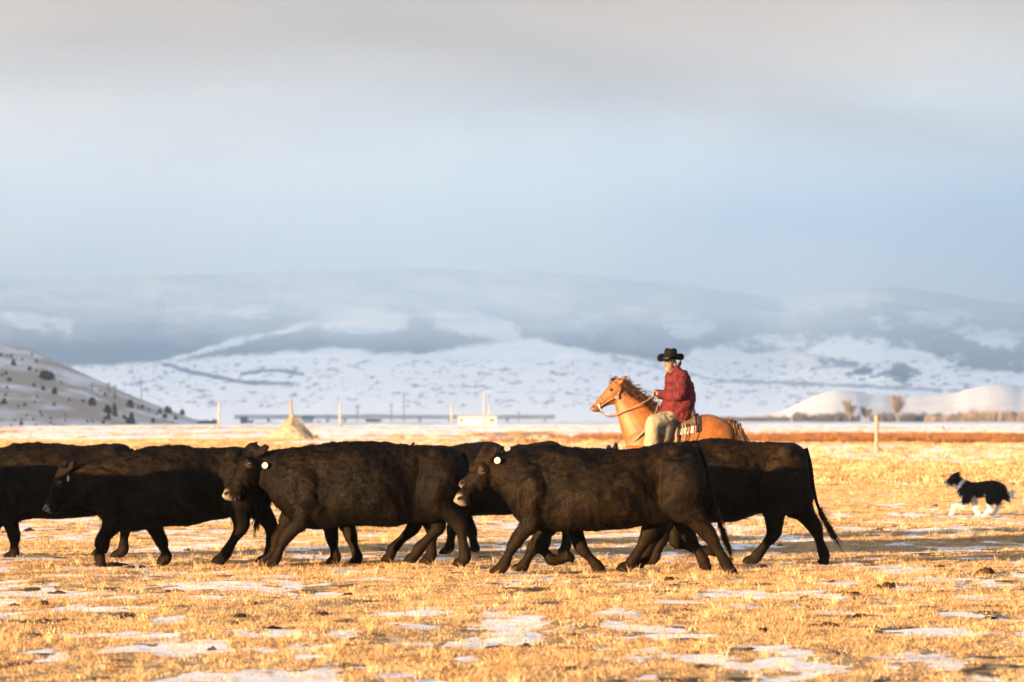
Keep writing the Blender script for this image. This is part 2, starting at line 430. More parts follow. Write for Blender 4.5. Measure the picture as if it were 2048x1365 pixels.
def forest_mask(px, py):
    n = fbm(px / 60, py / 26, 5, 81, 0.62) - 0.5
    n2 = fbm(px / 16, py / 7, 3, 87, 0.6) - 0.5
    q = n * 60 + n2 * 22
    f = np.zeros_like(px)
    def add(m): np.maximum(f, np.clip(m, 0, 1), out=f)
    def cut(m): np.minimum(f, 1 - np.clip(m, 0, 1), out=f)
    s = lambda v, w=5: smooth(-w, w, v)
    # left forest: everything over its lower edge
    low = np.interp(px, [-900, 0, 180, 300, 420, 560, 660, 760, 900, 1060, 1250, 1450, 1600, 2600], [735, 733, 733, 726, 716, 704, 698, 706, 700, 676, 712, 745, 735, 760])
    add(s(low + q * 0.35 - py))
    # open snow fields inside it
    cut(s(34 + q * .8 - np.hypot((px - 715) / 2.6, (py - 640)), 6) * 0.9)
    cut(s(26 + q - np.hypot((px - 945) / 3.0, (py - 652 - (px - 945) * .28)), 6) * 0.85)
    road = np.interp(px, [300, 420, 640, 700], [728, 700, 643, 628])
    cut(s(4.5 + n2 * 12 - np.abs(py - road - n * 26), 3) * ((px > 300) & (px < 690)))
    cut(s(8 + q * 1.1 - np.hypot((px - 60) / 3, py - 645), 5)); cut(s(6 + q * 1.2 - np.hypot((px - 120) / 3, py - 655), 5))
    cut(s(4 + q * 1.2 - np.hypot((px - 520) / 5, py - 620 + (px - 520) * .3), 5))
    cut(s(20 + q - np.hypot((px - 1370) / 2, py - 655), 6) * .8); cut(s(16 + q - np.hypot((px - 1170) / 2, py - 645), 6) * .7)
    cut(s(24 + q * 1.0 - np.hypot((px - 1620) / 5, py - 600 - (px - 1620) * .05), 8))
    cut(s(26 + q * 1.1 - np.hypot((px - 1760) / 7, py - 715 - (px - 1760) * .12), 8)); cut(s(12 + q - np.hypot((px - 1830) / 5, py - 640), 5)); cut(s(12 + q - np.hypot((px - 2000) / 6, py - 672), 5))
    cut(s(30 + q - np.hypot((px - 1500) / 5, py - 725), 8) * .9)
    # dark strips on the lower slope
    st = np.interp(px, [320, 420, 480, 620], [728, 752, 764, 770]); add(s(4 + n2 * 9 - np.abs(py - st), 2) * ((px > 325) & (px < 600)))
    st = 742 + ((px - 545) / 70.0) ** 2 * 9; add(s(3.5 + n2 * 8 - np.abs(py - st), 2) * ((px > 480) & (px < 610)))
    st = np.interp(px, [1180, 1440, 1700, 2048], [705, 762, 772, 790]); add(s(3 + n2 * 9 - np.abs(py - st), 2) * (px > 1190) * .7)
    add(s(9 + q - np.hypot((px - 1730) / 6, py - 748), 4))
    sp = fbm(px / 14, py / 4.0, 3, 91, 0.7)
    add(smooth(0.655, 0.69, sp) * (py > 720) * (py < 815) * 0.8)
    f *= 1 - 0.90 * smooth(712, 585, py + q * 0.9) * (1 - .45 * smooth(1550, 1750, px))      # mist put into the colour: woods fade to white towards the ridge
    return f
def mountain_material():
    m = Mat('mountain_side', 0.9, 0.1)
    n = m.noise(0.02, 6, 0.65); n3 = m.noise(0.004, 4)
    snow = m.ramp(n, [(0.3, (0.62, 0.68, 0.77)), (0.7, (0.80, 0.85, 0.91))])  # snow tinted blue, as it looks in skylit shade
    wood = m.ramp(n, [(0.3, (0.004, 0.040, 0.13)), (0.7, (0.012, 0.068, 0.19))])  # conifers tinted blue in their colour to add to the distance haze
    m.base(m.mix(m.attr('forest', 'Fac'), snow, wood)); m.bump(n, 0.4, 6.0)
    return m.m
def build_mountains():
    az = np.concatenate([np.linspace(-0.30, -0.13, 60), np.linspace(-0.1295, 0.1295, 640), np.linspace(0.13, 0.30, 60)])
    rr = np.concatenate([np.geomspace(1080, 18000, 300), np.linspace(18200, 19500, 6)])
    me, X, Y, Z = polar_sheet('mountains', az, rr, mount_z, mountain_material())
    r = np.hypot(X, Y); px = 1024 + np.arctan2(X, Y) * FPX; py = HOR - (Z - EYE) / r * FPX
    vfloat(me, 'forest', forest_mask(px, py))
    obj('mountains', me, kind='structure', label='hazy snow covered mountain slopes with forest tinted haze blue')
build_mountains()

def hill_sheet(name, x0, x1, ridge, r0, r1, mat, zlow, extra=0.0, nx=150, nr=80, label=None):
    # a hill whose skyline follows ridge(px); rises from r0 to r1 and falls behind
    az = np.linspace((x0 - 1024) / FPX, (x1 - 1024) / FPX, nx)
    rr = np.linspace(r0, r1 + (r1 - r0) * 0.8, nr)
    def zf(X, Y):
        r = np.hypot(X, Y); px = 1024 + np.arctan2(X, Y) * FPX
        zr = EYE + (HOR - ridge(px)) / FPX * r1
        t = (r - r0) / (r1 - r0)
        up = np.where(t <= 1, np.sin(np.clip(t, 0, 1) * math.pi / 2), np.cos(np.clip((t - 1) / 0.8, 0, 1) * math.pi / 2))
        z = zlow + np.maximum(zr - zlow, 0) * up
        return z + extra * (fbm(X / 25, Y / 60, 4, 93) - 0.5) * up
    me, X, Y, Z = polar_sheet(name, az, rr, zf, mat)
    o = obj(name, me, kind='structure', label=label)
    return zf
def hill_material(name, tan, frac):
    m = Mat(name, 0.9, 0.1)
    n = m.noise(0.05, 6, 0.6, stretch=(1.0, 0.35, 5.0)); n2 = m.noise(0.4, 4)
    snow = m.ramp(n2, [(0.3, (0.48, 0.48, 0.50)), (0.7, (0.68, 0.68, 0.70))])
    bare = m.ramp(n2, [(0.3, tuple(c * 0.8 for c in tan)), (0.7, tan)])
    m.base(m.mix(m.ramp(n, [(frac - 0.06, (0, 0, 0)), (frac + 0.10, (1, 1, 1))]), snow, bare)); m.bump(n2, 0.4, 0.6)
    return m.m
LH_R0, LH_R1 = 760.0, 1250.0
lridge = lambda px: np.interp(px, [-1500, -400, 0, 60, 130, 200, 270, 340, 400, 470, 600], [640, 650, 685, 698, 731, 764, 794, 822, 843, 858, 880])
lh_z = hill_sheet('hill', -900, 470, lridge, LH_R0, LH_R1, hill_material('hillside', (0.34, 0.28, 0.23), 0.455), -7.5, 2.0, label='snowy hillside with scattered dark shrubs')
rridge0 = lambda px: np.interp(px, [1480, 1560, 1600, 1640, 1685, 1730, 1790, 1830, 1880, 1930, 1990, 2048, 2200, 2600], [838, 825, 806, 788, 778, 786, 795, 796, 792, 782, 768, 774, 770, 760])
rridge = lambda px: sum(rridge0(px + o_) for o_ in (-34, -20, -8, 8, 20, 34)) / 6 + 5 * (fbm(px / 34, px * 0, 3, 97) - .5)
rh_z = hill_sheet('snowy_hillock', 1480, 2700, rridge, 1750, 2300, hill_material('hillock_side', (0.50, 0.42, 0.36), 0.62), -6.0, 1.5, label='low snow covered hillocks')
# unseen hill added beyond the left edge to keep the low sun off the hillside
def build_shade_hill():
    cx, cy = -560.0, 560.0
    u = np.linspace(0, 2 * math.pi, 49)[:-1]; rad = np.linspace(0, 1, 20)
    V = []; F = []
    for i, q in enumerate(rad):
        for a in u:
            V.append((cx + 190 * q * math.cos(a), cy + 330 * q * math.sin(a), -9 + 118 * (0.5 + 0.5 * math.cos(math.pi * q)) * (1 + 0.06 * math.sin(3 * a))))
    n = len(u)
    for i in range(len(rad) - 1):
        for j in range(n): F.append((i * n + j, i * n + (j + 1) % n, (i + 1) * n + (j + 1) % n, (i + 1) * n + j))
    obj('shade_hill', mesh_np('shade_hill', V, F, bpy.data.materials['hillside']), kind='structure', label='added unseen hill beyond the left edge, shading the hillside')
build_shade_hill()

# air ---------------------------------------------------------------------------------------
def build_haze():
    V = []; F = []; ht = max(o.matrix_world.translation.z + max(v.co.z for v in o.data.vertices) for o in COL.objects if o.type == 'MESH') + 12
    box(V, F, (0, 9900, (ht - 40) / 2), (14000, 20600, ht + 40))
    me = mesh_np('haze', V, F, None, False)
    m = bpy.data.materials.new('haze_air'); m.use_nodes = True; nt = m.node_tree; nt.nodes.clear()
    out = nt.nodes.new('ShaderNodeOutputMaterial'); v = nt.nodes.new('ShaderNodeVolumePrincipled')
    v.inputs['Color'].default_value = (0.70, 0.875, 1.0, 1); v.inputs['Density'].default_value = 0.00014
    v.inputs['Anisotropy'].default_value = 0.86
    nt.links.new(v.outputs[0], out.inputs['Volume']); me.materials.append(m)
    obj('haze', me, kind='stuff', label='pale winter haze over the valley')
build_haze()
#PART3
# ------------------------------------------------------------------ cattle
def coat_material(name, rough=0.62, spec=0.06, bump=0.8, scale=60, gain=1.0):
    m = Mat(name, rough, spec)
    t = m.attr('tint'); n = m.noise(scale, 5, 0.65, stretch=(0.5, 1, 1)); n2 = m.noise(7, 4, 0.6)
    c = m.mix(1.0, t, m.ramp(n, [(0.3, (0.55 * gain,) * 3), (0.7, (1.5 * gain,) * 3)]), 'MULTIPLY')
    c = m.mix(1.0, c, m.ramp(n2, [(0.3, (0.65, 0.62, 0.6)), (0.7, (1.35, 1.3, 1.25))]), 'MULTIPLY')
    m.base(c); m.bump(n, bump, 0.012)
    m.b.inputs['Sheen Weight'].default_value = 0.0
    return m.m
COW_SKIN = coat_material('cow_coat')
def hair_material(name, rough, spec):
    m = Mat(name, rough, spec); m.base(m.attr('tint')); return m.m
COW_HAIR = hair_material('cow_hair', 0.5, 0.085)
TAG_W = plain('ear_tag_plastic', (0.19, 0.195, 0.215), 0.2, 20, 0.45, 0.4, 0)
TAG_SHADE = plain('ear_tag_shaded', (0.08, 0.08, 0.085), 0.08, 20, 0.5, 0.4, 0)  # tag greyed in its colour to stand for shade
EYE_M = plain('animal_eye', (0.012, 0.009, 0.008), 0.2, 20, 0.12, 0.6, 0)

def head_frame(poll, muz, yaw):
    hf = np.array([-math.cos(yaw), -math.sin(yaw), 0.0]); w = np.array([math.sin(yaw), -math.cos(yaw), 0.0])
    dx = abs(poll[0] - muz[0]) / max(math.cos(yaw), 0.3)
    d = hf * dx + np.array([0, 0, muz[2] - poll[2]])
    dn = d / np.linalg.norm(d)
    nrm = np.cross(dn, w); 
    if np.dot(nrm, -hf) < 0: nrm = -nrm
    return d, dn, w, nrm
def ellipsoid_obj(name, c, r, parent, mat, n=10):
    B = Body(); B.ball(c, r, n)
    return obj(name, mesh_np(name, B.V, B.F, mat), parent)
def disc_obj(name, c, normal, r, parent, mat, thick=0.006, sides=10, sx=1.0):
    nrm = Vector([float(q) for q in normal]).normalized(); q = nrm.to_track_quat('Z', 'Y')
    V = []; F = []
    for z, s in ((-thick, 0.9), (-thick * 0.3, 1), (thick * 0.3, 1), (thick, 0.9)):
        for j in range(sides):
            a = 2 * math.pi * (j + 0.5) / sides
            p = q @ Vector((math.cos(a) * r * s * sx, math.sin(a) * r * s, z)); V.append((p.x + c[0], p.y + c[1], p.z + c[2]))
    for i in range(3):
        for j in range(sides): F.append((i * sides + j, i * sides + (j + 1) % sides, (i + 1) * sides + (j + 1) % sides, (i + 1) * sides + j))
    F.append(tuple(range(sides))[::-1]); F.append(tuple(range(3 * sides, 4 * sides)))
    return obj(name, mesh_np(name, V, F, mat, False), parent)

FORE_R = ((.155, .095), (.112, .085), (.082, .07), (.072, .064), (.047, .045), (.063, .057), (.056, .052), (.072, .062))
HIND_R = ((.20, .12), (.205, .125), (.112, .088), (.084, .062), (.051, .046), (.066, .057), (.057, .052), (.072, .062))
def leg_stations(J, radii, y0, y1, conv, k=1.0):
    # J: upper joint, elbow/stifle, knee/hock, fetlock, sole in photo pixels
    a, b, c, d, e = [np.array(q, float) for q in J]
    pts = [a, b, (b + c) / 2, c, (c + d) / 2, d, d * .6 + e * .4, e]
    ys = [y0 * .8, y0, (y0 * .6 + y1 * .4), y1, y1, y1, y1, y1]
    out = []
    for p, yy, (ra, rb) in zip(pts, ys, radii):
        x, _, z = conv(p); out.append((x, yy, z, ra * k, rb * k))
    x, yy, z, ra, rb = out[-1]       # hoof: flat sole, toe forward
    out[-1] = (x - .012, yy, z + .03, ra * .92, rb * .95); out.append((x - .024, yy, z - .004, ra * 1.12, rb * 1.08))
    return out

def make_cow(foot, st, poll, muz, yaw, fores, hinds, label, tail=None, tag_near=None, tag_col='w', ears=None,
             seed=0, hairs=16000, brown=0.0, mud=1.0, k=1.0, group='cattle driven across the pasture', snowy=0.0, headk=1.0, tag_sx=1.0):
    Y = YD(foot); xc = np.mean([s[0] for s in st]); X0 = (xc - 1024) / FPX * Y
    g = 0.0
    root = empty('cow', (X0, Y, g), label, 'cow', group)
    conv = lambda p: W(p[0], p[1], Y) - np.array([X0, Y, g])
    B = Body(); n = len(st); T = []
    for i, (x, t, b, w) in enumerate(st):
        p = conv((x, t)); q = conv((x, b)); f = i / (n - 1)
        T.append((p[0], p[2], q[2], w, -0.12 + 0.34 * smooth(0.12, 0.45, f) - 0.1 * smooth(0.75, 1, f), 0.0))
    B.torso(T)
    # hook bones give the hips their corners
    hp = T[2]; 
    for sgn in (-1, 1):
        B.ball((hp[0] - 0.10, sgn * hp[3] * 0.72, hp[1] - 0.10), (0.10, 0.06, 0.075))
    # shoulder blade, point of shoulder, haunch: proud of the barrel, so the flank between lies hollow
    for J, yy in fores:
        a_ = conv((J[0][0] + 8, J[0][1] - 38)); b_ = conv(J[0]); sg = 1 if yy > 0 else -1
        B.limb([(a_[0] + .03, sg * .10, a_[2] + .02, .07, .05), (a_[0] * .6 + b_[0] * .4, sg * .20, a_[2] * .6 + b_[2] * .4, .125, .11), (b_[0], sg * .225, b_[2] - .02, .145, .115), (b_[0] + .01, sg * .215, b_[2] - .14, .125, .105), (b_[0] + .01, sg * .18, b_[2] - .26, .10, .08)], 4, 16)
    for J, yy in hinds:
        a_ = conv((J[0][0] + 4, J[0][1] - 14)); b_ = conv(J[1]); sg = 1 if yy > 0 else -1
        B.limb([(a_[0] + .05, sg * .15, a_[2], .12, .07), ((a_[0] + b_[0]) / 2 + .04, sg * .235, (a_[2] * .5 + b_[2] * .5), .19, .115), (b_[0] + .02, sg * .22, b_[2], .175, .115), (b_[0], sg * .19, b_[2] - .10, .10, .08)], 4, 14)
    for J, yy in fores: B.limb(leg_stations(J, FORE_R, yy * 1.08, yy * 0.9, conv, k))
    for J, yy in hinds: B.limb(leg_stations(J, HIND_R, yy * 1.05, yy * 0.95, conv, k))
    P = conv(poll); M = conv(muz)
    d, dn, w, nr = head_frame(P, M, yaw); L = np.linalg.norm(d); h = headk
    hs = ((-.03, .06, .08), (.03, .105, .125), (.14, .145, .135), (.30, .165, .138), (.45, .155, .118), (.62, .122, .094), (.78, .098, .088), (.90, .094, .096), (.98, .075, .082), (1.02, .04, .05))
    B.frame([np.concatenate([P + d * t + nr * a * h, nr * a * h, w * b * h]) for t, a, b in hs])
    # jaw and brow
    B.ball(P + d * 0.36 + nr * 0.20 * h, (0.085 * h, 0.075, 0.085 * h))
    for sgn in (-1, 1): B.ball(P + d * 0.30 + w * sgn * 0.085 * h + nr * 0.045, (0.04, 0.04, 0.035))
    # link from the poll to the neck
    nk = T[-1]; nx, nzt, nzb = nk[0], nk[1], nk[2]
    B.frame([np.concatenate([np.array([nx, 0, (nzt + nzb) / 2]), np.array([0, 0, (nzt - nzb) / 2]), np.array([0, nk[3], 0])]),
             np.concatenate([P + d * 0.22 + nr * 0.12 * h, (-dn * .6 + np.array([0, 0, 1.0]) * .6) * 0.14, w * 0.115])], 5)
    # ears
    ear_mid = []; ear_pts = []
    for sgn in (1, -1):
        e0 = P + d * 0.10 + w * sgn * 0.085 * h + nr * 0.08 * h
        dirv = w * sgn * 0.85 + np.array([0, 0, 0.32]) + nr * 0.28
        if ears and ears.get(sgn) is not None:
            tp = conv(ears[sgn]); dirv = np.array([tp[0] - e0[0], -sgn * 0.13, tp[2] - e0[2]]); dirv = dirv / np.linalg.norm(dirv)
        ln = 0.185
        fl = np.cross(dirv, nr if abs(np.dot(dirv, nr)) < .9 else w); fl /= np.linalg.norm(fl); th = np.cross(dirv, fl)
        B.frame([np.concatenate([e0 + dirv * ln * t, fl * a, th * b]) for t, a, b in ((-.1, .034, .03), (.2, .052, .026), (.5, .066, .022), (.8, .05, .019), (1.0, .014, .013))], 3, 12)
        ear_pts.append((e0 + dirv * ln * 0.5 - nr * .02))
        ear_mid.append((e0 + dirv * ln * 0.55, fl))
    me = B.fuse('body', 0.0135, 9, COW_SKIN)
    V = mverts(me)
    r_ = np.random.default_rng(seed)
    nn = fbm(V[:, 0] * 3 + seed * 7.3, V[:, 2] * 3 + V[:, 1] * 2, 4, seed + 3)
    clump = fbm(V[:, 0] * 14 + seed, V[:, 2] * 20 + V[:, 1] * 15, 3, seed + 9)
    nrm = np.empty(len(V) * 3, np.float32); me.vertices.foreach_get('normal', nrm); nrm = nrm.reshape(-1, 3)
    rough_zone = (0.004 + 0.008 * smooth(0.1, -0.5, V[:, 0])) * smooth(.15, .6, V[:, 2]); fold = fbm(V[:, 0] * 5.5 + seed, V[:, 2] * 4 + V[:, 1] * 3, 3, seed + 13)
    V = V + nrm * ((clump - 0.5) * rough_zone * 1.7 + (fold - .5) * .06 * smooth(.3, .7, V[:, 2]))[:, None]
    me.vertices.foreach_set('co', V.astype(np.float32).ravel()); me.update()
    base = np.array([0.0011, 0.0008, 0.0005]); br = np.array([0.0118, 0.0066, 0.0025])
    a = np.clip((smooth(0.30, 0.80, nn) * 0.5 + 0.12 + brown) * (0.5 + 1.0 * smooth(.3, .7, clump)), 0, 1)[:, None]
    c = base * (1 - a) + br * a
    lo = (smooth(0.75, 0.15, V[:, 2]) * smooth(0.30, 0.62, fbm(V[:, 0] * 9, V[:, 2] * 9 + V[:, 1] * 6, 4, seed + 5)) * 0.85 * mud)[:, None]
    c = c * (1 - lo) + np.array([0.0095, 0.0055, 0.0022]) * lo
    hoof = smooth(0.085, 0.05, V[:, 2])[:, None] * 0.5; c = c * (1 - hoof) + np.array([0.009, 0.0065, 0.0045]) * hoof
    nose = P + d * 0.97 + nr * 0.05 * h
    dn_ = np.linalg.norm(V - nose, axis=1)
    mz = smooth(0.085, 0.05, dn_ + .03 * (clump - .5))[:, None]; c = c * (1 - mz) + np.array([0.17, 0.14, 0.11]) * mz
    for sgn in (-1, 1):
        q = P + d * 0.955 + w * sgn * 0.042 * h + nr * 0.012
        c = c * (1 - smooth(0.030, 0.020, np.linalg.norm(V - q, axis=1))[:, None] * 0.97)
        q = P + d * 0.345 + w * sgn * 0.105 * h + nr * 0.055
        e = smooth(0.05, 0.03, np.linalg.norm(V - q, axis=1))[:, None] * 0.8; c = c * (1 - e) + np.array([0.05, 0.032, 0.018]) * e
    for q in ear_pts:
        e = smooth(.09, .05, np.linalg.norm(V - q, axis=1))[:, None] * .6; c = c * (1 - e) + np.array([.012, .0075, .005]) * e
    if snowy:
        q = smooth(0.13, 0.05, np.linalg.norm(V - (P + d * 0.88 + nr * 0.16), axis=1)) * smooth(.6, .7, fbm(V[:, 0] * 60, V[:, 2] * 60 + V[:, 1] * 40, 2, 3))
        c = c * (1 - q[:, None] * snowy) + 0.35 * q[:, None] * snowy
    vcol(me, 'tint', c)
    obj('body', me, root)
    # shaggy winter hair
    Ps, Ns, idx = surf_samples(me, hairs, seed + 40)
    hd = np.linalg.norm(Ps - (P + d * 0.6), axis=1)
    keep = (Ps[:, 2] > 0.10) & (dn_[idx] > 0.11)
    Ps, Ns, idx, hd = Ps[keep], Ns[keep], idx[keep], hd[keep]
    flow = np.tile([0.75, 0, -0.65], (len(Ps), 1)) + r_.normal(0, 0.35, (len(Ps), 3))
    flow -= Ns * np.sum(flow * Ns, 1)[:, None]; flow /= np.linalg.norm(flow, axis=1)[:, None] + 1e-6
    ln = r_.uniform(0.016, 0.036, len(Ps)) * (1 - .35 * smooth(-.1, .5, Ps[:, 0])) * np.where(Ps[:, 2] < 0.5, 0.75, 1.0) * np.where(hd < 0.5, 0.7, 1)
    ln = ln * (1 + 0.5 * smooth(0.55, .7, clump[idx]))
    D = (flow * 0.85 + Ns * r_.uniform(0.25, 0.75, (len(Ps), 1))) * ln[:, None]
    hc = c[idx] * r_.uniform(0.5, 1.7, (len(Ps), 1))
    obj('coat', hair_mesh('coat', Ps - Ns * 0.003, D, 0.0032, COW_HAIR, hc, seed, nrm=Ns * .8 + r_.normal(0, .11, Ns.shape)), root)
    for sgn in (1, -1):
        ellipsoid_obj('eye', P + d * 0.335 + w * sgn * 0.122 * h + nr * 0.058, (0.026, 0.026, 0.022), root, EYE_M)
    if tag_near is not None:
        p = conv(tag_near); em = ear_mid[0][0]
        p[1] = em[1] - 0.045
        disc_obj('ear_tag', p, (-0.25, -1, 0.12), 0.036, root, TAG_W if tag_col == 'w' else TAG_SHADE, sx=tag_sx)
    if tail:
        pts = [conv(q[:2]) + np.array([0, q[2] if len(q) > 2 else 0, 0]) for q in tail]
        pts = catmull(pts, 4); V_ = []; F_ = []
        tube(V_, F_, pts, np.linspace(0.026, 0.010, len(pts)), 8)
        tm = mesh_np('tail', V_, F_, COW_SKIN); vcol(tm, 'tint', np.tile([0.006, 0.0045, 0.0035], (len(V_), 1)))
        t = obj('tail', tm, root)
        nt = 420; i0 = r_.uniform(0.45, 1.0, nt) ** 0.7; ii = i0 * (len(pts) - 1); ia = np.minimum(ii.astype(int), len(pts) - 2)
        bp = pts[ia] + (pts[ia + 1] - pts[ia]) * (ii - ia)[:, None] + r_.normal(0, 0.008, (nt, 3))
        dv = (pts[-1] - pts[-3]); dv /= np.linalg.norm(dv)
        D = dv * r_.uniform(0.06, 0.24, (nt, 1)) * (0.3 + i0[:, None] ** 2) + r_.normal(0, 0.028, (nt, 3))
        obj('tail_switch', hair_mesh('tail_switch', bp, D, 0.004, COW_HAIR, np.tile([0.014, 0.007, 0.004], (nt, 1)) * r_.uniform(0.5, 2.2, (nt, 1)), seed, 2, -0.1), t)
    return root

NEAR, FAR = -0.19, 0.19
cowA = make_cow(1150,
    [(1400, 922, 985, .11), (1391, 896, 1010, .21), (1371, 885, 1032, .265), (1338, 887, 1044, .205), (1302, 894, 1048, .23), (1255, 897, 1058, .355), (1205, 897, 1061, .395), (1155, 896, 1063, .375), (1115, 893, 1064, .32), (1078, 893, 1062, .285), (1050, 897, 1052, .255), (1025, 903, 1026, .205), (1005, 908, 1000, .165), (985, 911, 978, .13)],
    (963, 901), (911, 1000), math.radians(28),
    [(((1068, 985), (1063, 1040), (1030, 1084), (1007, 1130), (996, 1148)), NEAR), (((1085, 985), (1092, 1048), (1079, 1092), (1104, 1121), (1138, 1119)), FAR)],
    [(((1362, 925), (1360, 1000), (1418, 1072), (1450, 1126), (1463, 1149)), NEAR), (((1350, 930), (1322, 1015), (1296, 1072), (1266, 1124), (1250, 1144)), FAR)],
    'black cow trotting in front right of centre, round white ear tag, face turned to camera',
    tail=[(1398, 893), (1410, 925), (1420, 970, -.05), (1430, 1015, -.05), (1441, 1050, -.05), (1450, 1075, -.05)], tag_near=(995, 921), ears={1: (1001, 888), -1: (975, 882)}, seed=1, hairs=60000, mud=.8, brown=.10)
cowB = make_cow(1135,
    [(931, 928, 985, .11), (917, 903, 1010, .21), (894, 889, 1030, .265), (865, 889, 1044, .205), (827, 891, 1046, .23), (785, 887, 1054, .355), (738, 883, 1052, .40), (700, 883, 1048, .38), (662, 886, 1057, .325), (625, 893, 1058, .295), (598, 898, 1050, .255), (575, 901, 1034, .21), (555, 902, 1010, .17), (535, 905, 985, .135)],
    (500, 888), (447, 990), math.radians(30),
    [(((618, 980), (606, 1036), (571, 1077), (553, 1117), (538, 1133)), NEAR), (((606, 985), (580, 1038), (553, 1080), (544, 1113), (535, 1127)), FAR)],
    [(((885, 925), (872, 992), (920, 1050), (931, 1112), (921, 1132)), NEAR), (((880, 930), (866, 1010), (876, 1056), (838, 1098), (823, 1126)), FAR)],
    'shaggy black cow striding left of centre, round white ear tag, snowy muzzle',
    tail=[(927, 905), (934, 930, .06), (933, 970, .08), (928, 1005, .1)], tag_near=(532, 931), ears={1: (545, 893), -1: (512, 880)}, seed=2, hairs=60000, mud=1.1, snowy=.8)
cowF = make_cow(1130,
    [(1617, 925, 985, .11), (1609, 903, 1005, .21), (1590, 888, 1022, .265), (1560, 887, 1030, .205), (1522, 887, 1028, .23), (1484, 882, 1040, .355), (1440, 879, 1045, .385), (1400, 879, 1047, .375), (1360, 883, 1050, .34), (1325, 888, 1050, .29), (1298, 893, 1043, .25), (1272, 898, 1024, .2), (1250, 902, 1000, .16), (1235, 905, 985, .13)],
    (1216, 899), (1178, 992), math.radians(15),
    [(((1335, 980), (1328, 1040), (1322, 1080), (1309, 1112), (1299, 1129)), NEAR), (((1350, 985), (1350, 1042), (1353, 1086), (1392, 1098), (1424, 1109)), FAR)],
    [(((1572, 930), (1548, 1000), (1545, 1066), (1511, 1112), (1498, 1127)), NEAR), (((1582, 930), (1592, 1000), (1632, 1056), (1650, 1110), (1652, 1130)), FAR)],
    'brown black cow at the right end of the herd with swinging tail',
    tail=[(1611, 897), (1620, 930), (1625, 970, -.04), (1634, 1010, -.04), (1648, 1040, -.04), (1660, 1060, -.04)], ears={1: (1231, 884), -1: (1216, 893)}, seed=3, hairs=50000, brown=.22)
cowE = make_cow(1143.5,
    [(1405, 935, 985, .11), (1396, 915, 1008, .2), (1378, 906, 1025, .25), (1345, 906, 1040, .28), (1300, 910, 1050, .33), (1250, 912, 1054, .36), (1200, 912, 1056, .36), (1160, 910, 1057, .34), (1130, 908, 1057, .3), (1100, 908, 1050, .25), (1070, 908, 1032, .2), (1040, 910, 1005, .16), (1010, 912, 985, .13)],
    (975, 900), (920, 968), math.radians(10),
    [(((1125, 980), (1100, 1045), (1066, 1096), (1047, 1130), (1038, 1143)), NEAR), (((1125, 985), (1142, 1042), (1164, 1098), (1194, 1132), (1202, 1146)), FAR)],
    [(((1370, 930), (1350, 1005), (1376, 1068), (1405, 1120), (1412, 1139)), NEAR), (((1365, 930), (1330, 1005), (1318, 1062), (1290, 1115), (1278, 1136)), FAR)],
    'black cow hidden behind the trotting cow, only legs, shaded grey ear tag and pale nose showing',
    tag_near=(1015, 897), tag_col='g', ears={1: (1012, 884), -1: (990, 890)}, seed=4, hairs=12000)
cowC = make_cow(1129,
    [(890, 935, 985, .11), (882, 912, 1005, .2), (866, 903, 1020, .25), (842, 902, 1035, .28), (805, 904, 1045, .33), (765, 905, 1050, .36), (725, 904, 1052, .36), (690, 903, 1053, .34), (660, 902, 1050, .29), (630, 903, 1038, .24), (600, 905, 1015, .19), (570, 908, 992, .16), (540, 908, 975, .13)],
    (505, 905), (441, 966), math.radians(5),
    [(((668, 985), (662, 1040), (666, 1078), (673, 1114), (668, 1129)), NEAR), (((680, 985), (690, 1040), (702, 1078), (714, 1114), (712, 1130)), FAR)],
    [(((850, 930), (838, 1000), (826, 1056), (784, 1100), (776, 1126)), FAR), (((855, 930), (846, 1005), (866, 1058), (863, 1108), (855, 1127)), NEAR)],
    'black cow mostly hidden behind the shaggy cow, its nose showing before that one\'s face',
    seed=5, hairs=12000, ears={1: (520, 897), -1: (508, 888)})
cowD = make_cow(1110,
    [(1143, 915, 970, .11), (1132, 896, 992, .2), (1106, 884, 1008, .25), (1074, 885, 1022, .28), (1030, 890, 1029, .34), (985, 888, 1031, .37), (955, 886, 1032, .35), (920, 888, 1032, .3), (890, 893, 1018, .24), (862, 896, 995, .19), (840, 898, 972, .15), (825, 899, 955, .13)],
    (812, 893), (775, 975), math.radians(-10),
    [(((925, 975), (925, 1025), (943, 1066), (950, 1098), (947, 1111)), FAR), (((920, 975), (915, 1020), (905, 1060), (900, 1092), (893, 1109)), NEAR)],
    [(((1110, 920), (1100, 985), (1132, 1045), (1132, 1090), (1126, 1109)), NEAR), (((1110, 920), (1090, 985), (1105, 1045), (1090, 1090), (1078, 1108)), FAR)],
    'black cow in the back row between the two tagged cows, back and belly showing',
    seed=6, hairs=12000, ears={1: (830, 880), -1: (795, 882)})
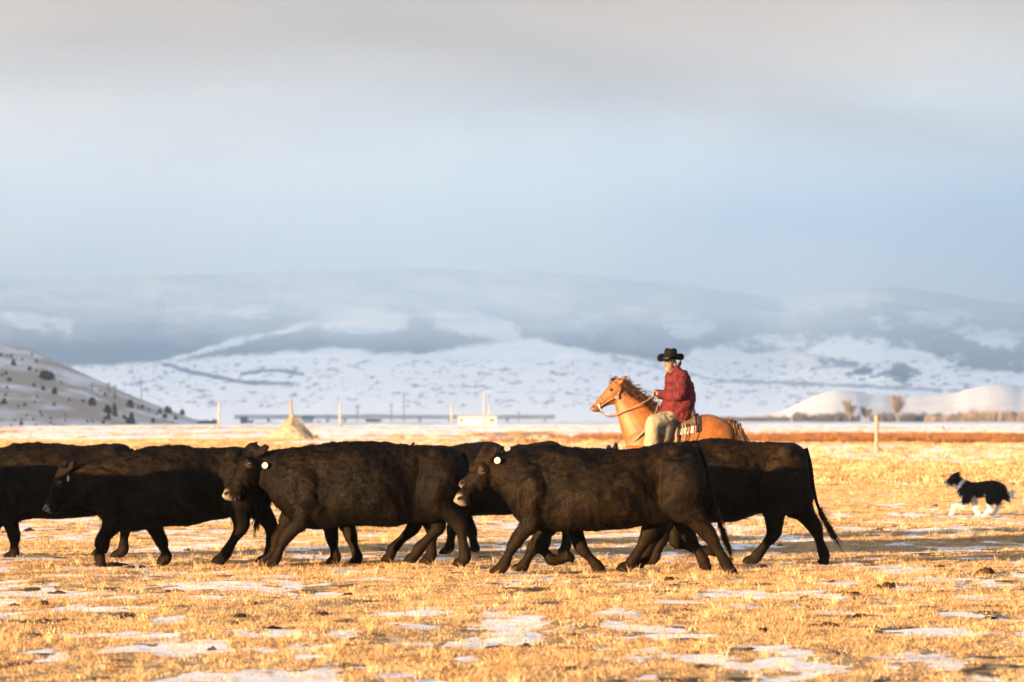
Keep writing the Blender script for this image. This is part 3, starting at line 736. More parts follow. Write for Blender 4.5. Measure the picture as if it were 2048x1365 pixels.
cowH = make_cow(1133,
    [(515, 925, 985, .11), (505, 903, 1005, .21), (485, 894, 1022, .265), (455, 896, 1038, .205), (422, 897, 1043, .23), (384, 895, 1051, .355), (340, 893, 1052, .385), (300, 896, 1058, .375), (262, 903, 1064, .34), (232, 910, 1062, .29), (205, 918, 1040, .24), (182, 923, 1022, .19), (160, 928, 1012, .155), (140, 935, 1005, .13)],
    (120, 932), (84, 1020), math.radians(14),
    [(((235, 990), (228, 1045), (205, 1085), (203, 1113), (207, 1133)), NEAR), (((265, 985), (298, 1040), (322, 1086), (331, 1115), (323, 1131)), FAR)],
    [(((490, 930), (478, 1000), (485, 1053), (454, 1106), (442, 1126)), NEAR), (((502, 930), (505, 1000), (541, 1055), (537, 1112), (524, 1130)), FAR)],
    'black cow in shade at left with lowered head and thin white ear tag',
    tail=[(513, 905), (519, 940), (518, 990), (515, 1030)], tag_near=(140, 957), ears={1: (156, 920), -1: (128, 925)}, seed=8, hairs=45000, mud=.6, tag_sx=.38)
cowG = make_cow(1117,
    [(266, 915, 975, .11), (259, 897, 998, .2), (244, 887, 1012, .26), (215, 888, 1026, .28), (175, 890, 1034, .33), (120, 889, 1037, .375), (70, 888, 1038, .375), (30, 891, 1044, .34), (0, 895, 1046, .285), (-28, 900, 1035, .23), (-55, 905, 1010, .18), (-75, 908, 985, .14)],
    (-95, 905), (-138, 985), math.radians(5),
    [(((22, 980), (25, 1035), (33, 1075), (33, 1106), (24, 1119)), NEAR), (((0, 980), (-8, 1035), (-25, 1070), (-40, 1100), (-50, 1116)), FAR)],
    [(((235, 920), (228, 985), (254, 1048), (250, 1098), (239, 1115)), NEAR), (((230, 920), (215, 985), (218, 1046), (205, 1096), (195, 1114)), FAR)],
    'black cow cut by the left edge, its head out of the picture',
    tail=[(262, 898), (270, 930), (270, 980), (266, 1020)], seed=9, hairs=30000, mud=.6)

def copy_tree(o, parent=None):
    c = o.copy(); COL.objects.link(c); c.parent = parent
    for ch in list(o.children): copy_tree(ch, c)
    return c
# the herd goes on beyond the left edge of the frame: their shadows lie over the two cows at left
for src, dx, Yn, lab in ((cowA, -7.35, 42.5, 'black cow of the herd walking just outside the left edge'),
                         (cowB, -8.3, 45.2, 'second black cow of the herd outside the left edge')):
    c = copy_tree(src); c['label'] = lab
    c.location = (dx, Yn, 0)
#PART4
# ------------------------------------------------------------------ horse, tack and rider
HY = 64.2; HX = (1345 - 1024) / FPX * HY
HO = np.array([HX, HY, 0.0])
hc = lambda px, py, dy=0.0: W(px, py, HY, dy) - HO
HPX = FPX / HY
HORSE_SKIN = coat_material('horse_coat', 0.5, 0.35, 0.25, 90)
HORSE_HAIR = hair_material('horse_hair', 0.5, 0.3)
h_st = [(1468, 862, 905, .10), (1460, 848, 928, .20), (1442, 836, 940, .265), (1420, 829, 945, .29), (1395, 831, 950, .295), (1365, 838, 956, .305), (1338, 840, 958, .30), (1312, 829, 956, .265), (1290, 832, 948, .235), (1268, 848, 932, .20), (1252, 868, 905, .12)]
def horse_torso():
    T = []; n = len(h_st)
    for i, (x, t, b, w) in enumerate(h_st):
        p = hc(x, t); q = hc(x, b); T.append((p[0], p[2], q[2], w, 0.05, 0.0))
    return T
def make_horse():
    root = empty('horse', HO, 'chestnut saddle horse with dark mane standing behind the cattle', 'horse')
    B = Body(); B.torso(horse_torso())
    nk = []
    for (tx, ty), (bx, by), w in (((1318, 826), (1262, 905), .20), ((1303, 814), (1247, 876), .165), ((1284, 796), (1239, 849), .125), ((1263, 782), (1233, 826), .10), ((1248, 770), (1229, 808), .085), ((1238, 762), (1224, 796), .075)):
        a = hc(tx, ty); b = hc(bx, by); nk.append(np.concatenate([(a + b) / 2, (a - b) / 2, [0, w, 0]]))
    B.frame(nk)
    P = hc(1229, 758); M = hc(1181, 815)
    d, dn, w, nr = head_frame(P, M, math.radians(8))
    hs = ((-.02, .05, .05), (.06, .10, .085), (.2, .135, .098), (.36, .140, .092), (.52, .112, .075), (.68, .082, .058), (.82, .068, .052), (.93, .068, .056), (1.0, .055, .048), (1.05, .03, .03))
    B.frame([np.concatenate([P + d * t + nr * a * 1.1, nr * a * 1.1, w * b * 1.08]) for t, a, b in hs])
    B.ball(P + d * 0.32 + nr * 0.20, (0.105, 0.075, 0.105))
    for sgn in (-1, 1): B.ball(P + d * 0.30 + w * sgn * 0.075 + nr * 0.05, (0.035, 0.03, 0.03))
    for tip, base, yy in (((1251, 753), (1241, 766), -.055), ((1232, 751), (1230, 763), .055)):
        e0 = hc(*base) + np.array([0, yy, 0]); e1 = hc(*tip) + np.array([0, yy * 1.5, 0])
        dd = e1 - e0; fl = np.cross(dd / np.linalg.norm(dd), [0, 1.0, 0]); th = np.array([0, 1.0, 0])
        B.frame([np.concatenate([e0 + dd * t, fl * a, th * b]) for t, a, b in ((-.15, .03, .03), (.2, .038, .026), (.6, .034, .02), (1, .01, .01))], 3, 12)
    FR = ((.16, .10), (.11, .085), (.075, .06), (.058, .052), (.038, .036), (.048, .044), (.042, .04), (.06, .058))
    HR = ((.21, .13), (.19, .13), (.10, .08), (.068, .055), (.042, .04), (.05, .046), (.044, .042), (.06, .058))
    for J, yy in ((((1272, 895), (1270, 945), (1264, 990), (1262, 1032), (1258, 1047)), -.17), (((1276, 895), (1280, 945), (1284, 990), (1288, 1030), (1286, 1047)), .17)):
        B.limb(leg_stations(J, FR, yy, yy * .9, lambda p: hc(*p)))
    for J, yy in ((((1438, 880), (1430, 935), (1456, 985), (1450, 1032), (1443, 1047)), -.19), (((1438, 880), (1420, 935), (1440, 985), (1428, 1032), (1420, 1047)), .19)):
        B.limb(leg_stations(J, HR, yy, yy * .95, lambda p: hc(*p)))
    me = B.fuse('body', 0.012, 5, HORSE_SKIN); V = mverts(me)
    nn = fbm(V[:, 0] * 4, V[:, 2] * 4 + V[:, 1] * 3, 4, 5)[:, None]
    c = np.array([0.155, 0.054, 0.007]) * (0.75 + 0.5 * nn)
    mz = smooth(0.14, 0.05, np.linalg.norm(V - (P + d * 1.0 + nr * .06), axis=1))[:, None] * .55
    c = c * (1 - mz) + np.array([0.11, 0.06, 0.035]) * mz
    for sgn in (-1, 1):
        q = P + d * 0.95 + w * sgn * 0.045 + nr * 0.03; c = c * (1 - smooth(0.03, 0.018, np.linalg.norm(V - q, axis=1))[:, None] * .85)
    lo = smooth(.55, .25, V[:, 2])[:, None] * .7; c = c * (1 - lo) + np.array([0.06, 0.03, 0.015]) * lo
    vcol(me, 'tint', c); obj('body', me, root)
    for sgn in (1, -1): ellipsoid_obj('eye', P + d * 0.31 + w * sgn * 0.098 + nr * 0.055, (0.022, 0.016, 0.018), root, EYE_M)
    r_ = np.random.default_rng(5)
    # mane: falls to the near side of the crest, blown about; forelock
    crest = catmull([hc(1236, 760), hc(1248, 768), hc(1263, 781), hc(1284, 795), hc(1303, 813)], 8); n = 1500
    ii = r_.uniform(0, len(crest) - 1.01, n); ia = ii.astype(int); bp = crest[ia] + (crest[ia + 1] - crest[ia]) * (ii - ia)[:, None]
    bp = bp + r_.normal(0, .014, (n, 3)) - np.array([0, 0, .02])
    D = np.stack([r_.uniform(.02, .19, n), -r_.uniform(.05, .17, n), r_.uniform(-.22, .03, n)], 1)
    fly = r_.random(n) < .12; D[fly, 2] = r_.uniform(.02, .1, fly.sum())
    col = np.array([0.026, 0.0105, 0.005]) * r_.uniform(.5, 2.3, (n, 1))
    obj('mane', hair_mesh('mane', bp, D, .006, HORSE_HAIR, col, 6, 2, .12), root)
    n = 170; bp = np.tile(hc(1233, 758), (n, 1)) + r_.normal(0, .016, (n, 3)); D = np.stack([-r_.uniform(.02, .13, n), r_.normal(0, .03, n), -r_.uniform(.0, .16, n)], 1)
    obj('forelock', hair_mesh('forelock', bp, D, .005, HORSE_HAIR, np.array([.035, .016, .008]) * r_.uniform(.5, 2, (n, 1)), 8, 2, .15), root)
    # tail
    n = 1500; t0 = r_.uniform(0, 1, n)
    dock = catmull([hc(1452, 842), hc(1463, 845), hc(1473, 853), hc(1479, 866)], 8)
    ii = t0 * (len(dock) - 1.01); ia = ii.astype(int); bp = dock[ia] + (dock[ia + 1] - dock[ia]) * (ii - ia)[:, None] + r_.normal(0, .025, (n, 3))
    ln = r_.uniform(.25, .75, n)
    D = np.stack([r_.normal(.10, .05, n), r_.normal(0, .06, n), -ln], 1)
    obj('tail', hair_mesh('tail', bp, D, .007, HORSE_HAIR, np.array([.075, .035, .013]) * r_.uniform(.25, 2.2, (n, 1)), 9, 2, .10), root)
    return root, P, d, w, nr
horse, HPo, HDd, HWw, HNn = make_horse()

LEATHER = plain('saddle_leather', (0.07, 0.042, 0.024), .35, 14, .5, .4, .3)
FENDER = plain('shaded_leather', (.016, .011, .008), .35, 9, .6, .3, .4)  # fender leather darkened to give the shade band behind the rider's leg
STRAP = plain('strap_leather', (0.17, 0.11, 0.07), .25, 20, .55, .3, .2)
DARKLEATHER = plain('dark_leather', (0.03, 0.022, 0.018), .3, 20, .5, .4, .2)
METAL = Mat('bit_metal', .3, .5).base((.62, .58, .52)).m; METAL.node_tree.nodes['Principled BSDF'].inputs['Metallic'].default_value = .9
def drape(x0, x1, ang, off, name, parent, mat, nx=14, na=26, thick=.014, sag=0.0, cut=None):
    T = catmull(horse_torso(), 6); T = T[np.argsort(T[:, 0])]
    xs = np.linspace(hc(x0, 0)[0], hc(x1, 0)[0], nx); th = np.linspace(-ang, ang, na); V = []
    for lay in (0, thick):
        for i, x in enumerate(xs):
            zt = np.interp(x, T[:, 0], T[:, 1]); zb = np.interp(x, T[:, 0], T[:, 2]); w = np.interp(x, T[:, 0], T[:, 3])
            for a in th:
                o = off + lay
                yy = (w * 1.0 + o) * math.copysign(abs(math.sin(a)) ** .82, a) * (1 - .05 * math.cos(a))
                zz = (zt + zb) / 2 + ((zt - zb) / 2 + o) * math.cos(a)
                V.append((x + sag * abs(a) * (1 if i > nx / 2 else -1), yy, zz + .004 * math.sin(x * 40 + a * 9)))
    n = nx * na; F = []
    for L_ in (0, n):
        for i in range(nx - 1):
            for j in range(na - 1):
                q = (L_ + i * na + j, L_ + (i + 1) * na + j, L_ + (i + 1) * na + j + 1, L_ + i * na + j + 1); F.append(q if L_ == 0 else q[::-1])
    edge = [i * na for i in range(nx)] + [(nx - 1) * na + j for j in range(1, na)] + [i * na + na - 1 for i in range(nx - 2, -1, -1)] + [j for j in range(na - 2, 0, -1)]
    for k in range(len(edge)):
        a, b = edge[k], edge[(k + 1) % len(edge)]; F.append((a, b, b + n, a + n))
    me = mesh_np(name, V, F, mat); return obj(name, me, parent)
def tube_obj(name, pts, rad, parent, mat, n=6, sub=5):
    V = []; F = []; tube(V, F, catmull(pts, sub), rad, n); return obj(name, mesh_np(name, V, F, mat), parent)
def blanket_material():
    m = Mat('saddle_blanket_wool', .95, .05)
    sp = m.N.new('ShaderNodeSeparateXYZ'); m.L.new(m.tc.outputs['Object'], sp.inputs[0])
    mr = m.N.new('ShaderNodeMapRange'); mr.inputs['From Min'].default_value = -.24; mr.inputs['From Max'].default_value = .42
    m.L.new(sp.outputs[0], mr.inputs['Value'])
    c = m.ramp(mr.outputs[0], [(0.0, (.25, .23, .2)), (.55, (.24, .2, .17)), (.62, (.32, .3, .28)), (.70, (.26, .10, .08)), (.75, (.32, .3, .28)), (.82, (.24, .13, .12)), (.88, (.022, .018, .018)), (1, (.02, .017, .017))])
    m.m.node_tree.nodes.active = None
    for n in m.N:
        if n.type == 'VALTORGB': n.color_ramp.interpolation = 'CONSTANT'
    m.base(c); m.bump(m.noise(120, 3), .5, .01); return m.m
bl = empty('saddle_blanket', HO, 'striped cream and red saddle blanket with dark rear edge', 'blanket')
drape(1316, 1396, 1.12, .012, 'blanket_sheet', bl, blanket_material(), thick=.016, sag=.02)
sd = empty('saddle', HO, 'brown leather western saddle under the rider', 'saddle')
drape(1322, 1386, .86, .035, 'skirt', sd, LEATHER, thick=.018, sag=.03)
def saddle_tree():
    B = Body(); T = []
    for x, t, w in ((1314, 820, .05), (1317, 816, .12), (1323, 820, .15), (1335, 829, .15), (1350, 832, .16), (1366, 829, .17), (1376, 822, .18), (1383, 815, .19), (1388, 816, .17), (1391, 822, .1)):
        p = hc(x, t); T.append((p[0], p[2] + .0, hc(x, 843)[2], w, .1, 0))
    B.torso(T, 4, 20)
    e = hc(1316, 812); B.limb([(e[0] + .03, 0, e[2] - .08, .022, .022), (e[0], 0, e[2] - .01, .02, .02), (e[0] - .015, 0, e[2] + .03, .03, .03), (e[0] - .02, 0, e[2] + .045, .02, .02)], 3, 10)
    obj('seat', B.fuse('seat', .011, 3, LEATHER), sd)
saddle_tree()
for sg in (-1, 1):
    V = []; F = []
    for k, (px, py, w) in enumerate(((1342, 842, .07), (1340, 858, .075), (1336, 876, .06), (1328, 894, .035), (1320, 912, .025))):
        p = hc(px, py); y = sg * (.325 + .015 * math.sin(k)); 
        for q in (-1, 1): V.append((p[0] + q * w, y, p[2])); V.append((p[0] + q * w, y - sg * .012, p[2]))
    for k in range(4):
        a = k * 4; F += [(a, a + 2, a + 6, a + 4), (a + 1, a + 5, a + 7, a + 3), (a, a + 4, a + 5, a + 1), (a + 2, a + 3, a + 7, a + 6)]
    F += [(0, 1, 3, 2), (16, 18, 19, 17)]
    obj('fender', mesh_np('fender', V, F, FENDER), sd)
    p = hc(1312, 914); tube_obj('stirrup', [p + np.array([-.07, sg * .34, .12]), p + np.array([-.08, sg * .34, 0]), p + np.array([0, sg * .34, -.03]), p + np.array([.08, sg * .34, 0]), p + np.array([.07, sg * .34, .12]), p + np.array([0, sg * .34, .16])], .014, sd, DARKLEATHER)
    tube_obj('cinch', [hc(1352, 855) + np.array([0, sg * .30, 0]), hc(1350, 885) + np.array([0, sg * .345, 0]), hc(1348, 915) + np.array([0, sg * .33, 0]), hc(1346, 950) + np.array([0, sg * .15, 0])], .022, sd, STRAP)
    for q in (1362, 1368, 1385): tube_obj('saddle_string', [hc(q, 846) + np.array([0, sg * .325, 0]), hc(q + 2, 862) + np.array([0, sg * .345, 0]), hc(q - 1, 884) + np.array([0, sg * .34, 0])], .008, sd, STRAP if q != 1385 else DARKLEATHER)
tube_obj('breast_collar', [hc(1325, 832) + np.array([0, -.29, 0]), hc(1305, 846) + np.array([0, -.285, 0]), hc(1286, 864) + np.array([0, -.26, 0]), hc(1266, 884) + np.array([0, -.19, 0]), hc(1247, 897) + np.array([0, 0, 0])], .018, sd, STRAP)

br = empty('bridle', HO + HPo, 'tan leather bridle with silver bit and concho on the horse', 'bridle')
bo = -HPo
def hp_(t, s, n): return HDd * t + HWw * s + HNn * n
for sg in (1, -1):
    tube_obj('cheek_strap', [hp_(.02, sg * .075, .13), hp_(.2, sg * .122, .17), hp_(.36, sg * .122, .18), hp_(.6, sg * .095, .13), hp_(.82, sg * .068, .095)], .010, br, STRAP)
    disc_obj('concho', hp_(.36, sg * .135, .19), -HWw * -sg, .034, br, METAL, .008, 12)
    tube_obj('bit', [hp_(.80, sg * .064, .055), hp_(.86, sg * .068, .10), hp_(.90, sg * .07, .16)], .013, br, METAL)
tube_obj('brow_band', [hp_(.10, .09, .10), hp_(.12, .08, .01), hp_(.12, 0, -.012), hp_(.12, -.08, .01), hp_(.10, -.09, .10)], .010, br, STRAP)
tube_obj('crown_strap', [hp_(.02, .075, .12), hp_(-.03, .05, .03), hp_(-.04, 0, .0), hp_(-.03, -.05, .03), hp_(.02, -.075, .12)], .010, br, STRAP)
tube_obj('nose_band', [hp_(.66, .07, .10), hp_(.66, .055, .01), hp_(.66, 0, -.012), hp_(.66, -.055, .01), hp_(.66, -.07, .10)], .009, br, STRAP)
bitp = HPo + hp_(.90, .07, .16); bitq = HPo + hp_(.90, -.07, .16)
hand = hc(1309, 792) + np.array([0, -.12, 0])
rn = empty('reins', HO, 'tan leather reins running from the bit to the rider\'s hands', 'reins')
tube_obj('rein', [bitp, hc(1216, 832) + np.array([0, -.12, 0]), hc(1240, 826) + np.array([0, -.15, 0]), hc(1280, 809) + np.array([0, -.20, 0]), hand], .0105, rn, STRAP)
tube_obj('rein', [bitq, hc(1218, 834) + np.array([0, .1, 0]), hc(1244, 829) + np.array([0, .16, 0]), hc(1284, 812) + np.array([0, .17, 0]), hc(1300, 802) + np.array([0, .08, 0]), hand + np.array([.02, .04, 0])], .0105, rn, STRAP)
tube_obj('rein_end', [hand, hc(1316, 800) + np.array([0, -.13, 0]), hc(1314, 815) + np.array([0, -.18, 0]), hc(1306, 835) + np.array([0, -.26, 0])], .009, rn, STRAP)

SKIN = plain('skin', (0.165, 0.10, 0.07), .12, 25, .5, .35, .1)
def jacket_material():
    m = Mat('plaid_jacket', .9, .1)
    ch = m.noise(7, 2, .5, stretch=(1.0, 1, .55)); n = m.noise(26, 4)
    w = m.N.new('ShaderNodeTexChecker'); w.inputs['Scale'].default_value = 13.0; m.L.new(m.tc.outputs['Object'], w.inputs['Vector'])
    red = m.ramp(n, [(.3, (.055, .009, .011)), (.7, (.108, .016, .018))])
    dark = m.mix(.55, red, (.012, .008, .012))
    f = m.mix(m.ramp(ch, [(.46, (0, 0, 0)), (.56, (1, 1, 1))]), (0, 0, 0), w.outputs[1])
    m.base(m.mix(f, red, dark)); m.bump(n, .5, .03); return m.m
JACKET = jacket_material()
CHAPS = plain('chaps_leather', (0.19, 0.17, 0.115), .18, 9, .7, .25, .4)
HATM = plain('hat_felt', (0.0045, 0.0042, 0.004), .2, 30, .8, .06, .2)
BOOT = plain('boot_leather', (.05, .03, .02), .2, 20, .5, .4, .2)
def make_rider():
    root = empty('person', HO + np.array([0, 0, hc(1352, 826)[2]]), 'rider in dark red plaid jacket, black cowboy hat and tan chaps', 'person')
    z0 = np.array([0, 0, hc(1352, 826)[2]])
    q = lambda px, py, y=0.0: hc(px, py) + np.array([0, y, 0]) - z0
    # body: head, neck, trunk, arms, hands, legs in one skin
    B = Body()
    B.frame([np.concatenate([q(x, y), [rx / HPX, 0, 0], [0, ry, 0]]) for x, y, rx, ry in ((1356, 838, 18, .16), (1357, 815, 20, .17), (1358, 790, 18, .16), (1355, 765, 16, .17), (1350, 750, 12, .17), (1346, 741, 7, .07), (1342, 733, 6.5, .058))])
    yaw = math.radians(48); f = np.array([-math.cos(yaw), -math.sin(yaw), 0]); s = np.array([math.sin(yaw), -math.cos(yaw), 0]); up = np.array([0, 0, 1.0])
    C = q(1341, 728)                                        # head centre
    B.frame([np.concatenate([C + up * z + f * fo, f * a, s * b]) for z, fo, a, b in ((-.135, .052, .02, .03), (-.115, .045, .055, .05), (-.08, .028, .078, .062), (-.03, .012, .092, .072), (.03, .004, .098, .078), (.08, 0, .09, .074), (.12, -.005, .06, .05), (.135, -.005, .02, .02))])
    B.frame([np.concatenate([C + f * .098 + up * z, f * a, s * b]) for z, a, b in ((.02, .012, .011), (-.02, .026, .015), (-.04, .026, .018), (-.052, .010, .014))], 2, 8)      # nose
    for sg in (-1, 1): B.ball(C + s * sg * .078 - f * .005 - up * .012, (.022, .022, .033), 8)
    arms = {}
    for sg, sh, el, wr in ((-1, (1361, 752), (1353, 790), (1318, 788)), (1, (1345, 752), (1336, 789), (1313, 786))):
        a = q(*sh, sg * .19); b = q(*el, sg * .30); c = q(*wr, -.10 if sg < 0 else -.02)
        B.limb([(*a, .06, .06), (*(a * .5 + b * .5), .05, .05), (*b, .045, .045), (*(b * .5 + c * .5), .04, .04), (*c, .03, .034)]); arms[sg] = (a, b, c)
        dv = (c - b) / np.linalg.norm(c - b)
        B.limb([(*(c - dv * .01), .03, .036), (*(c + dv * .04), .038, .042), (*(c + dv * .075), .032, .04)], 3, 10)
        for k in range(4):                                   # fingers curled round the reins
            off = np.array([0, (k - 1.5) * .02, 0]); ln = (.052, .062, .058, .045)[k]
            p = c + dv * .07 + off
            B.limb([(*p, .011, .011), (*(p + dv * ln * .5 - up * .006), .010, .010), (*(p + dv * ln * .55 - up * .03), .0095, .0095), (*(p + dv * ln * .1 - up * .042), .009, .009)], 3, 8)
        p = c + dv * .03 + up * .02; B.limb([(*p, .012, .012), (*(p + dv * .03 + up * .016), .011, .011), (*(p + dv * .06 + up * .006), .009, .009)], 3, 8)
    for sg in (-1, 1):
        hp, kn, an = q(1356, 832, sg * .12), q(1302, 846, sg * .37), q(1299, 908, sg * .36)
        B.limb([(*hp, .09, .09), (*(hp * .5 + kn * .5), .08, .08), (*kn, .062, .06), (*(kn * .5 + an * .5), .055, .05), (*an, .04, .04), (*(an + np.array([-.02, 0, -.06])), .04, .035), (*(an + np.array([-.14, 0, -.085])), .03, .04)])
    me = B.fuse('body', .0065, 3, SKIN); obj('body', me, root)
    # face marks
    for sg in (-1, 1):
        e = C + f * .092 + s * sg * .032 + up * .005
        ellipsoid_obj('eye', e, (.011, .011, .007), root, EYE_M, 8)
    ellipsoid_obj('mouth', C + f * .088 - up * .078, (.022, .022, .005), root, plain('lips', (.16, .07, .06), .1, 20, .5, .3, 0), 8)
    r_ = np.random.default_rng(3); n = 500
    a = r_.uniform(0.7, 2 * math.pi - 0.7, n); bp = C + np.outer(np.cos(a), f) * .092 + np.outer(np.sin(a), s) * .076 + np.outer(r_.uniform(-.01, .05, n), up)
    obj('hair', hair_mesh('hair', bp, np.stack([r_.normal(0, .01, n), r_.normal(0, .01, n), -r_.uniform(.03, .07, n)], 1), .004, HORSE_HAIR, np.tile([.05, .035, .025], (n, 1)) * r_.uniform(.5, 2, (n, 1)), 4), root)
    # jacket
    B = Body()
    B.frame([np.concatenate([q(x, y), [rx / HPX, 0, rz], [0, ry, 0]]) for x, y, rx, ry, rz in ((1351, 836, 33, .29, -.07), (1352, 827, 36, .30, -.06), (1357, 811, 34, .27, -.03), (1360, 792, 32, .25, 0), (1359, 775, 28.5, .25, .02), (1355, 760, 24.5, .255, .04), (1352, 750, 20, .235, .05), (1350, 743, 14, .16, .06), (1351, 737, 9.5, .105, .05), (1353, 732, 7.5, .09, .05))])
    for sg in (-1, 1):
        a, b, c = arms[sg]
        B.limb([(*(a + np.array([.02, -sg * .06, .0])), .10, .09), (*a, .105, .10), (*(a * .5 + b * .5 + np.array([.02, sg * .02, 0])), .098, .09), (*(b + np.array([.03, 0, -.01])), .088, .085), (*(b * .5 + c * .5 + np.array([0, 0, -.012])), .08, .075), (*(c * .9 + b * .1), .066, .062), (*c, .058, .056)])
    jm = B.fuse('jacket', .0085, 3, JACKET); V = mverts(jm)
    wr = (fbm(V[:, 0] * 9 + V[:, 1] * 4, V[:, 2] * 12 - V[:, 0] * 6, 3, 17) - .5) * .05
    nrm = np.empty(len(V) * 3, np.float32); jm.vertices.foreach_get('normal', nrm); V = V + nrm.reshape(-1, 3) * wr[:, None]
    jm.vertices.foreach_set('co', V.astype(np.float32).ravel()); jm.update(); j = obj('jacket', jm, root)
    B = Body(); B.frame([np.concatenate([q(x, y), [rx / HPX, 0, rz], [0, ry, 0]]) for x, y, rx, ry, rz in ((1350, 742, 13, .13, .09), (1353, 735, 10, .115, .09), (1356, 728, 7.5, .10, .08))])
    obj('collar', B.fuse('collar', .009, 2, plain('collar_dark', (.03, .012, .012), .3, 20, .9, .1, .3)), j)
    # chaps, one over each leg, flaring below the knee
    for sg in (-1, 1):
        B = Body(); hp, kn, an = q(1360, 829, sg * .10), q(1304, 845, sg * .385), q(1300, 903, sg * .38)
        B.limb([(*hp, .12, .09), (*(hp * .6 + kn * .4), .118, .10), (*(hp * .2 + kn * .8), .12, .105), (*(kn + np.array([.0, 0, -.03])), .115, .095), (*(kn * .6 + an * .4 + np.array([.0, 0, 0])), .105, .085), (*(kn * .25 + an * .75), .112, .09), (*an, .125, .10), (*(an + np.array([0, 0, -.04])), .125, .10)])
        cm = B.fuse('chaps', .009, 3, CHAPS); V = mverts(cm)
        nrm = np.empty(len(V) * 3, np.float32); cm.vertices.foreach_get('normal', nrm)
        V = V + nrm.reshape(-1, 3) * ((fbm(V[:, 0] * 8, V[:, 2] * 7, 3, 19 + sg) - .5) * .04)[:, None]; cm.vertices.foreach_set('co', V.astype(np.float32).ravel()); cm.update()
        cp = obj('chaps', cm, root)
        for x, y in ((1334, 833), (1326, 846), (1322, 841)): disc_obj('stud', q(x, y, sg * .37), (0, sg, .2), .012, cp, METAL, .004, 8)
        B = Body(); B.limb([(*an, .065, .055), (*(an + np.array([0, 0, -.07])), .06, .05), (*(an + np.array([-.07, 0, -.105])), .045, .048), (*(an + np.array([-.19, 0, -.115])), .03, .04)], 4, 12)
        obj('boot', B.fuse('boot', .009, 2, BOOT), root)
    # hat: creased crown and a brim rolled up at the sides
    V = []; F = []; na = 40
    prof = [(.205, .0), (.150, -.004), (.102, .0), (.098, .02), (.095, .07), (.090, .125), (.078, .142), (.045, .132), (.0, .118)]
    H0 = C + up * .075 - f * .005
    ft = f + up * -.06; 
    for lay in (0, 1):
        for ri, (r, z) in enumerate(prof):
            for k in range(na):
                a = 2 * math.pi * k / na; ca, sa = math.cos(a), math.sin(a)
                zz = z + (.006 if lay == 0 and ri <= 2 else 0) - (.004 if lay else 0) * 0
                rr = r - (.006 if lay and ri > 2 else 0)
                lift = (.075 * abs(sa) ** 2.2 - .028 * abs(ca) ** 3) * smooth(.10, .20, r)
                rs = rr * (1 - .16 * abs(sa) * (r > .11)); top = .028 * (1 - abs(sa)) * (ri >= 6) * (1 if ca > 0 else .6) * (1 - (ri == 8) * .5)
                p = H0 + ft * ca * rr * 1.12 + s * sa * rs * 1.0 + up * (zz + lift + top - (.006 if lay else 0)); V.append(tuple(p))
    R = len(prof)
    for lay in (0, 1):
        o = lay * R * na
        for ri in range(R - 1):
            for k in range(na):
                t = (o + ri * na + k, o + ri * na + (k + 1) % na, o + (ri + 1) * na + (k + 1) % na, o + (ri + 1) * na + k); F.append(t if not lay else t[::-1])
    for k in range(na): F.append((k, R * na + k, R * na + (k + 1) % na, (k + 1) % na))
    ht = obj('hat', mesh_np('hat', V, F, HATM), root)
    V = []; F = []
    pts = [H0 + ft * math.cos(a) * .106 * 1.12 + s * math.sin(a) * .1035 + up * .014 for a in np.linspace(0, 2 * math.pi, 33)]
    tube(V, F, pts, .009, 6, False); obj('hat_band', mesh_np('hat_band', V, F, DARKLEATHER), ht)
    return root
make_rider()

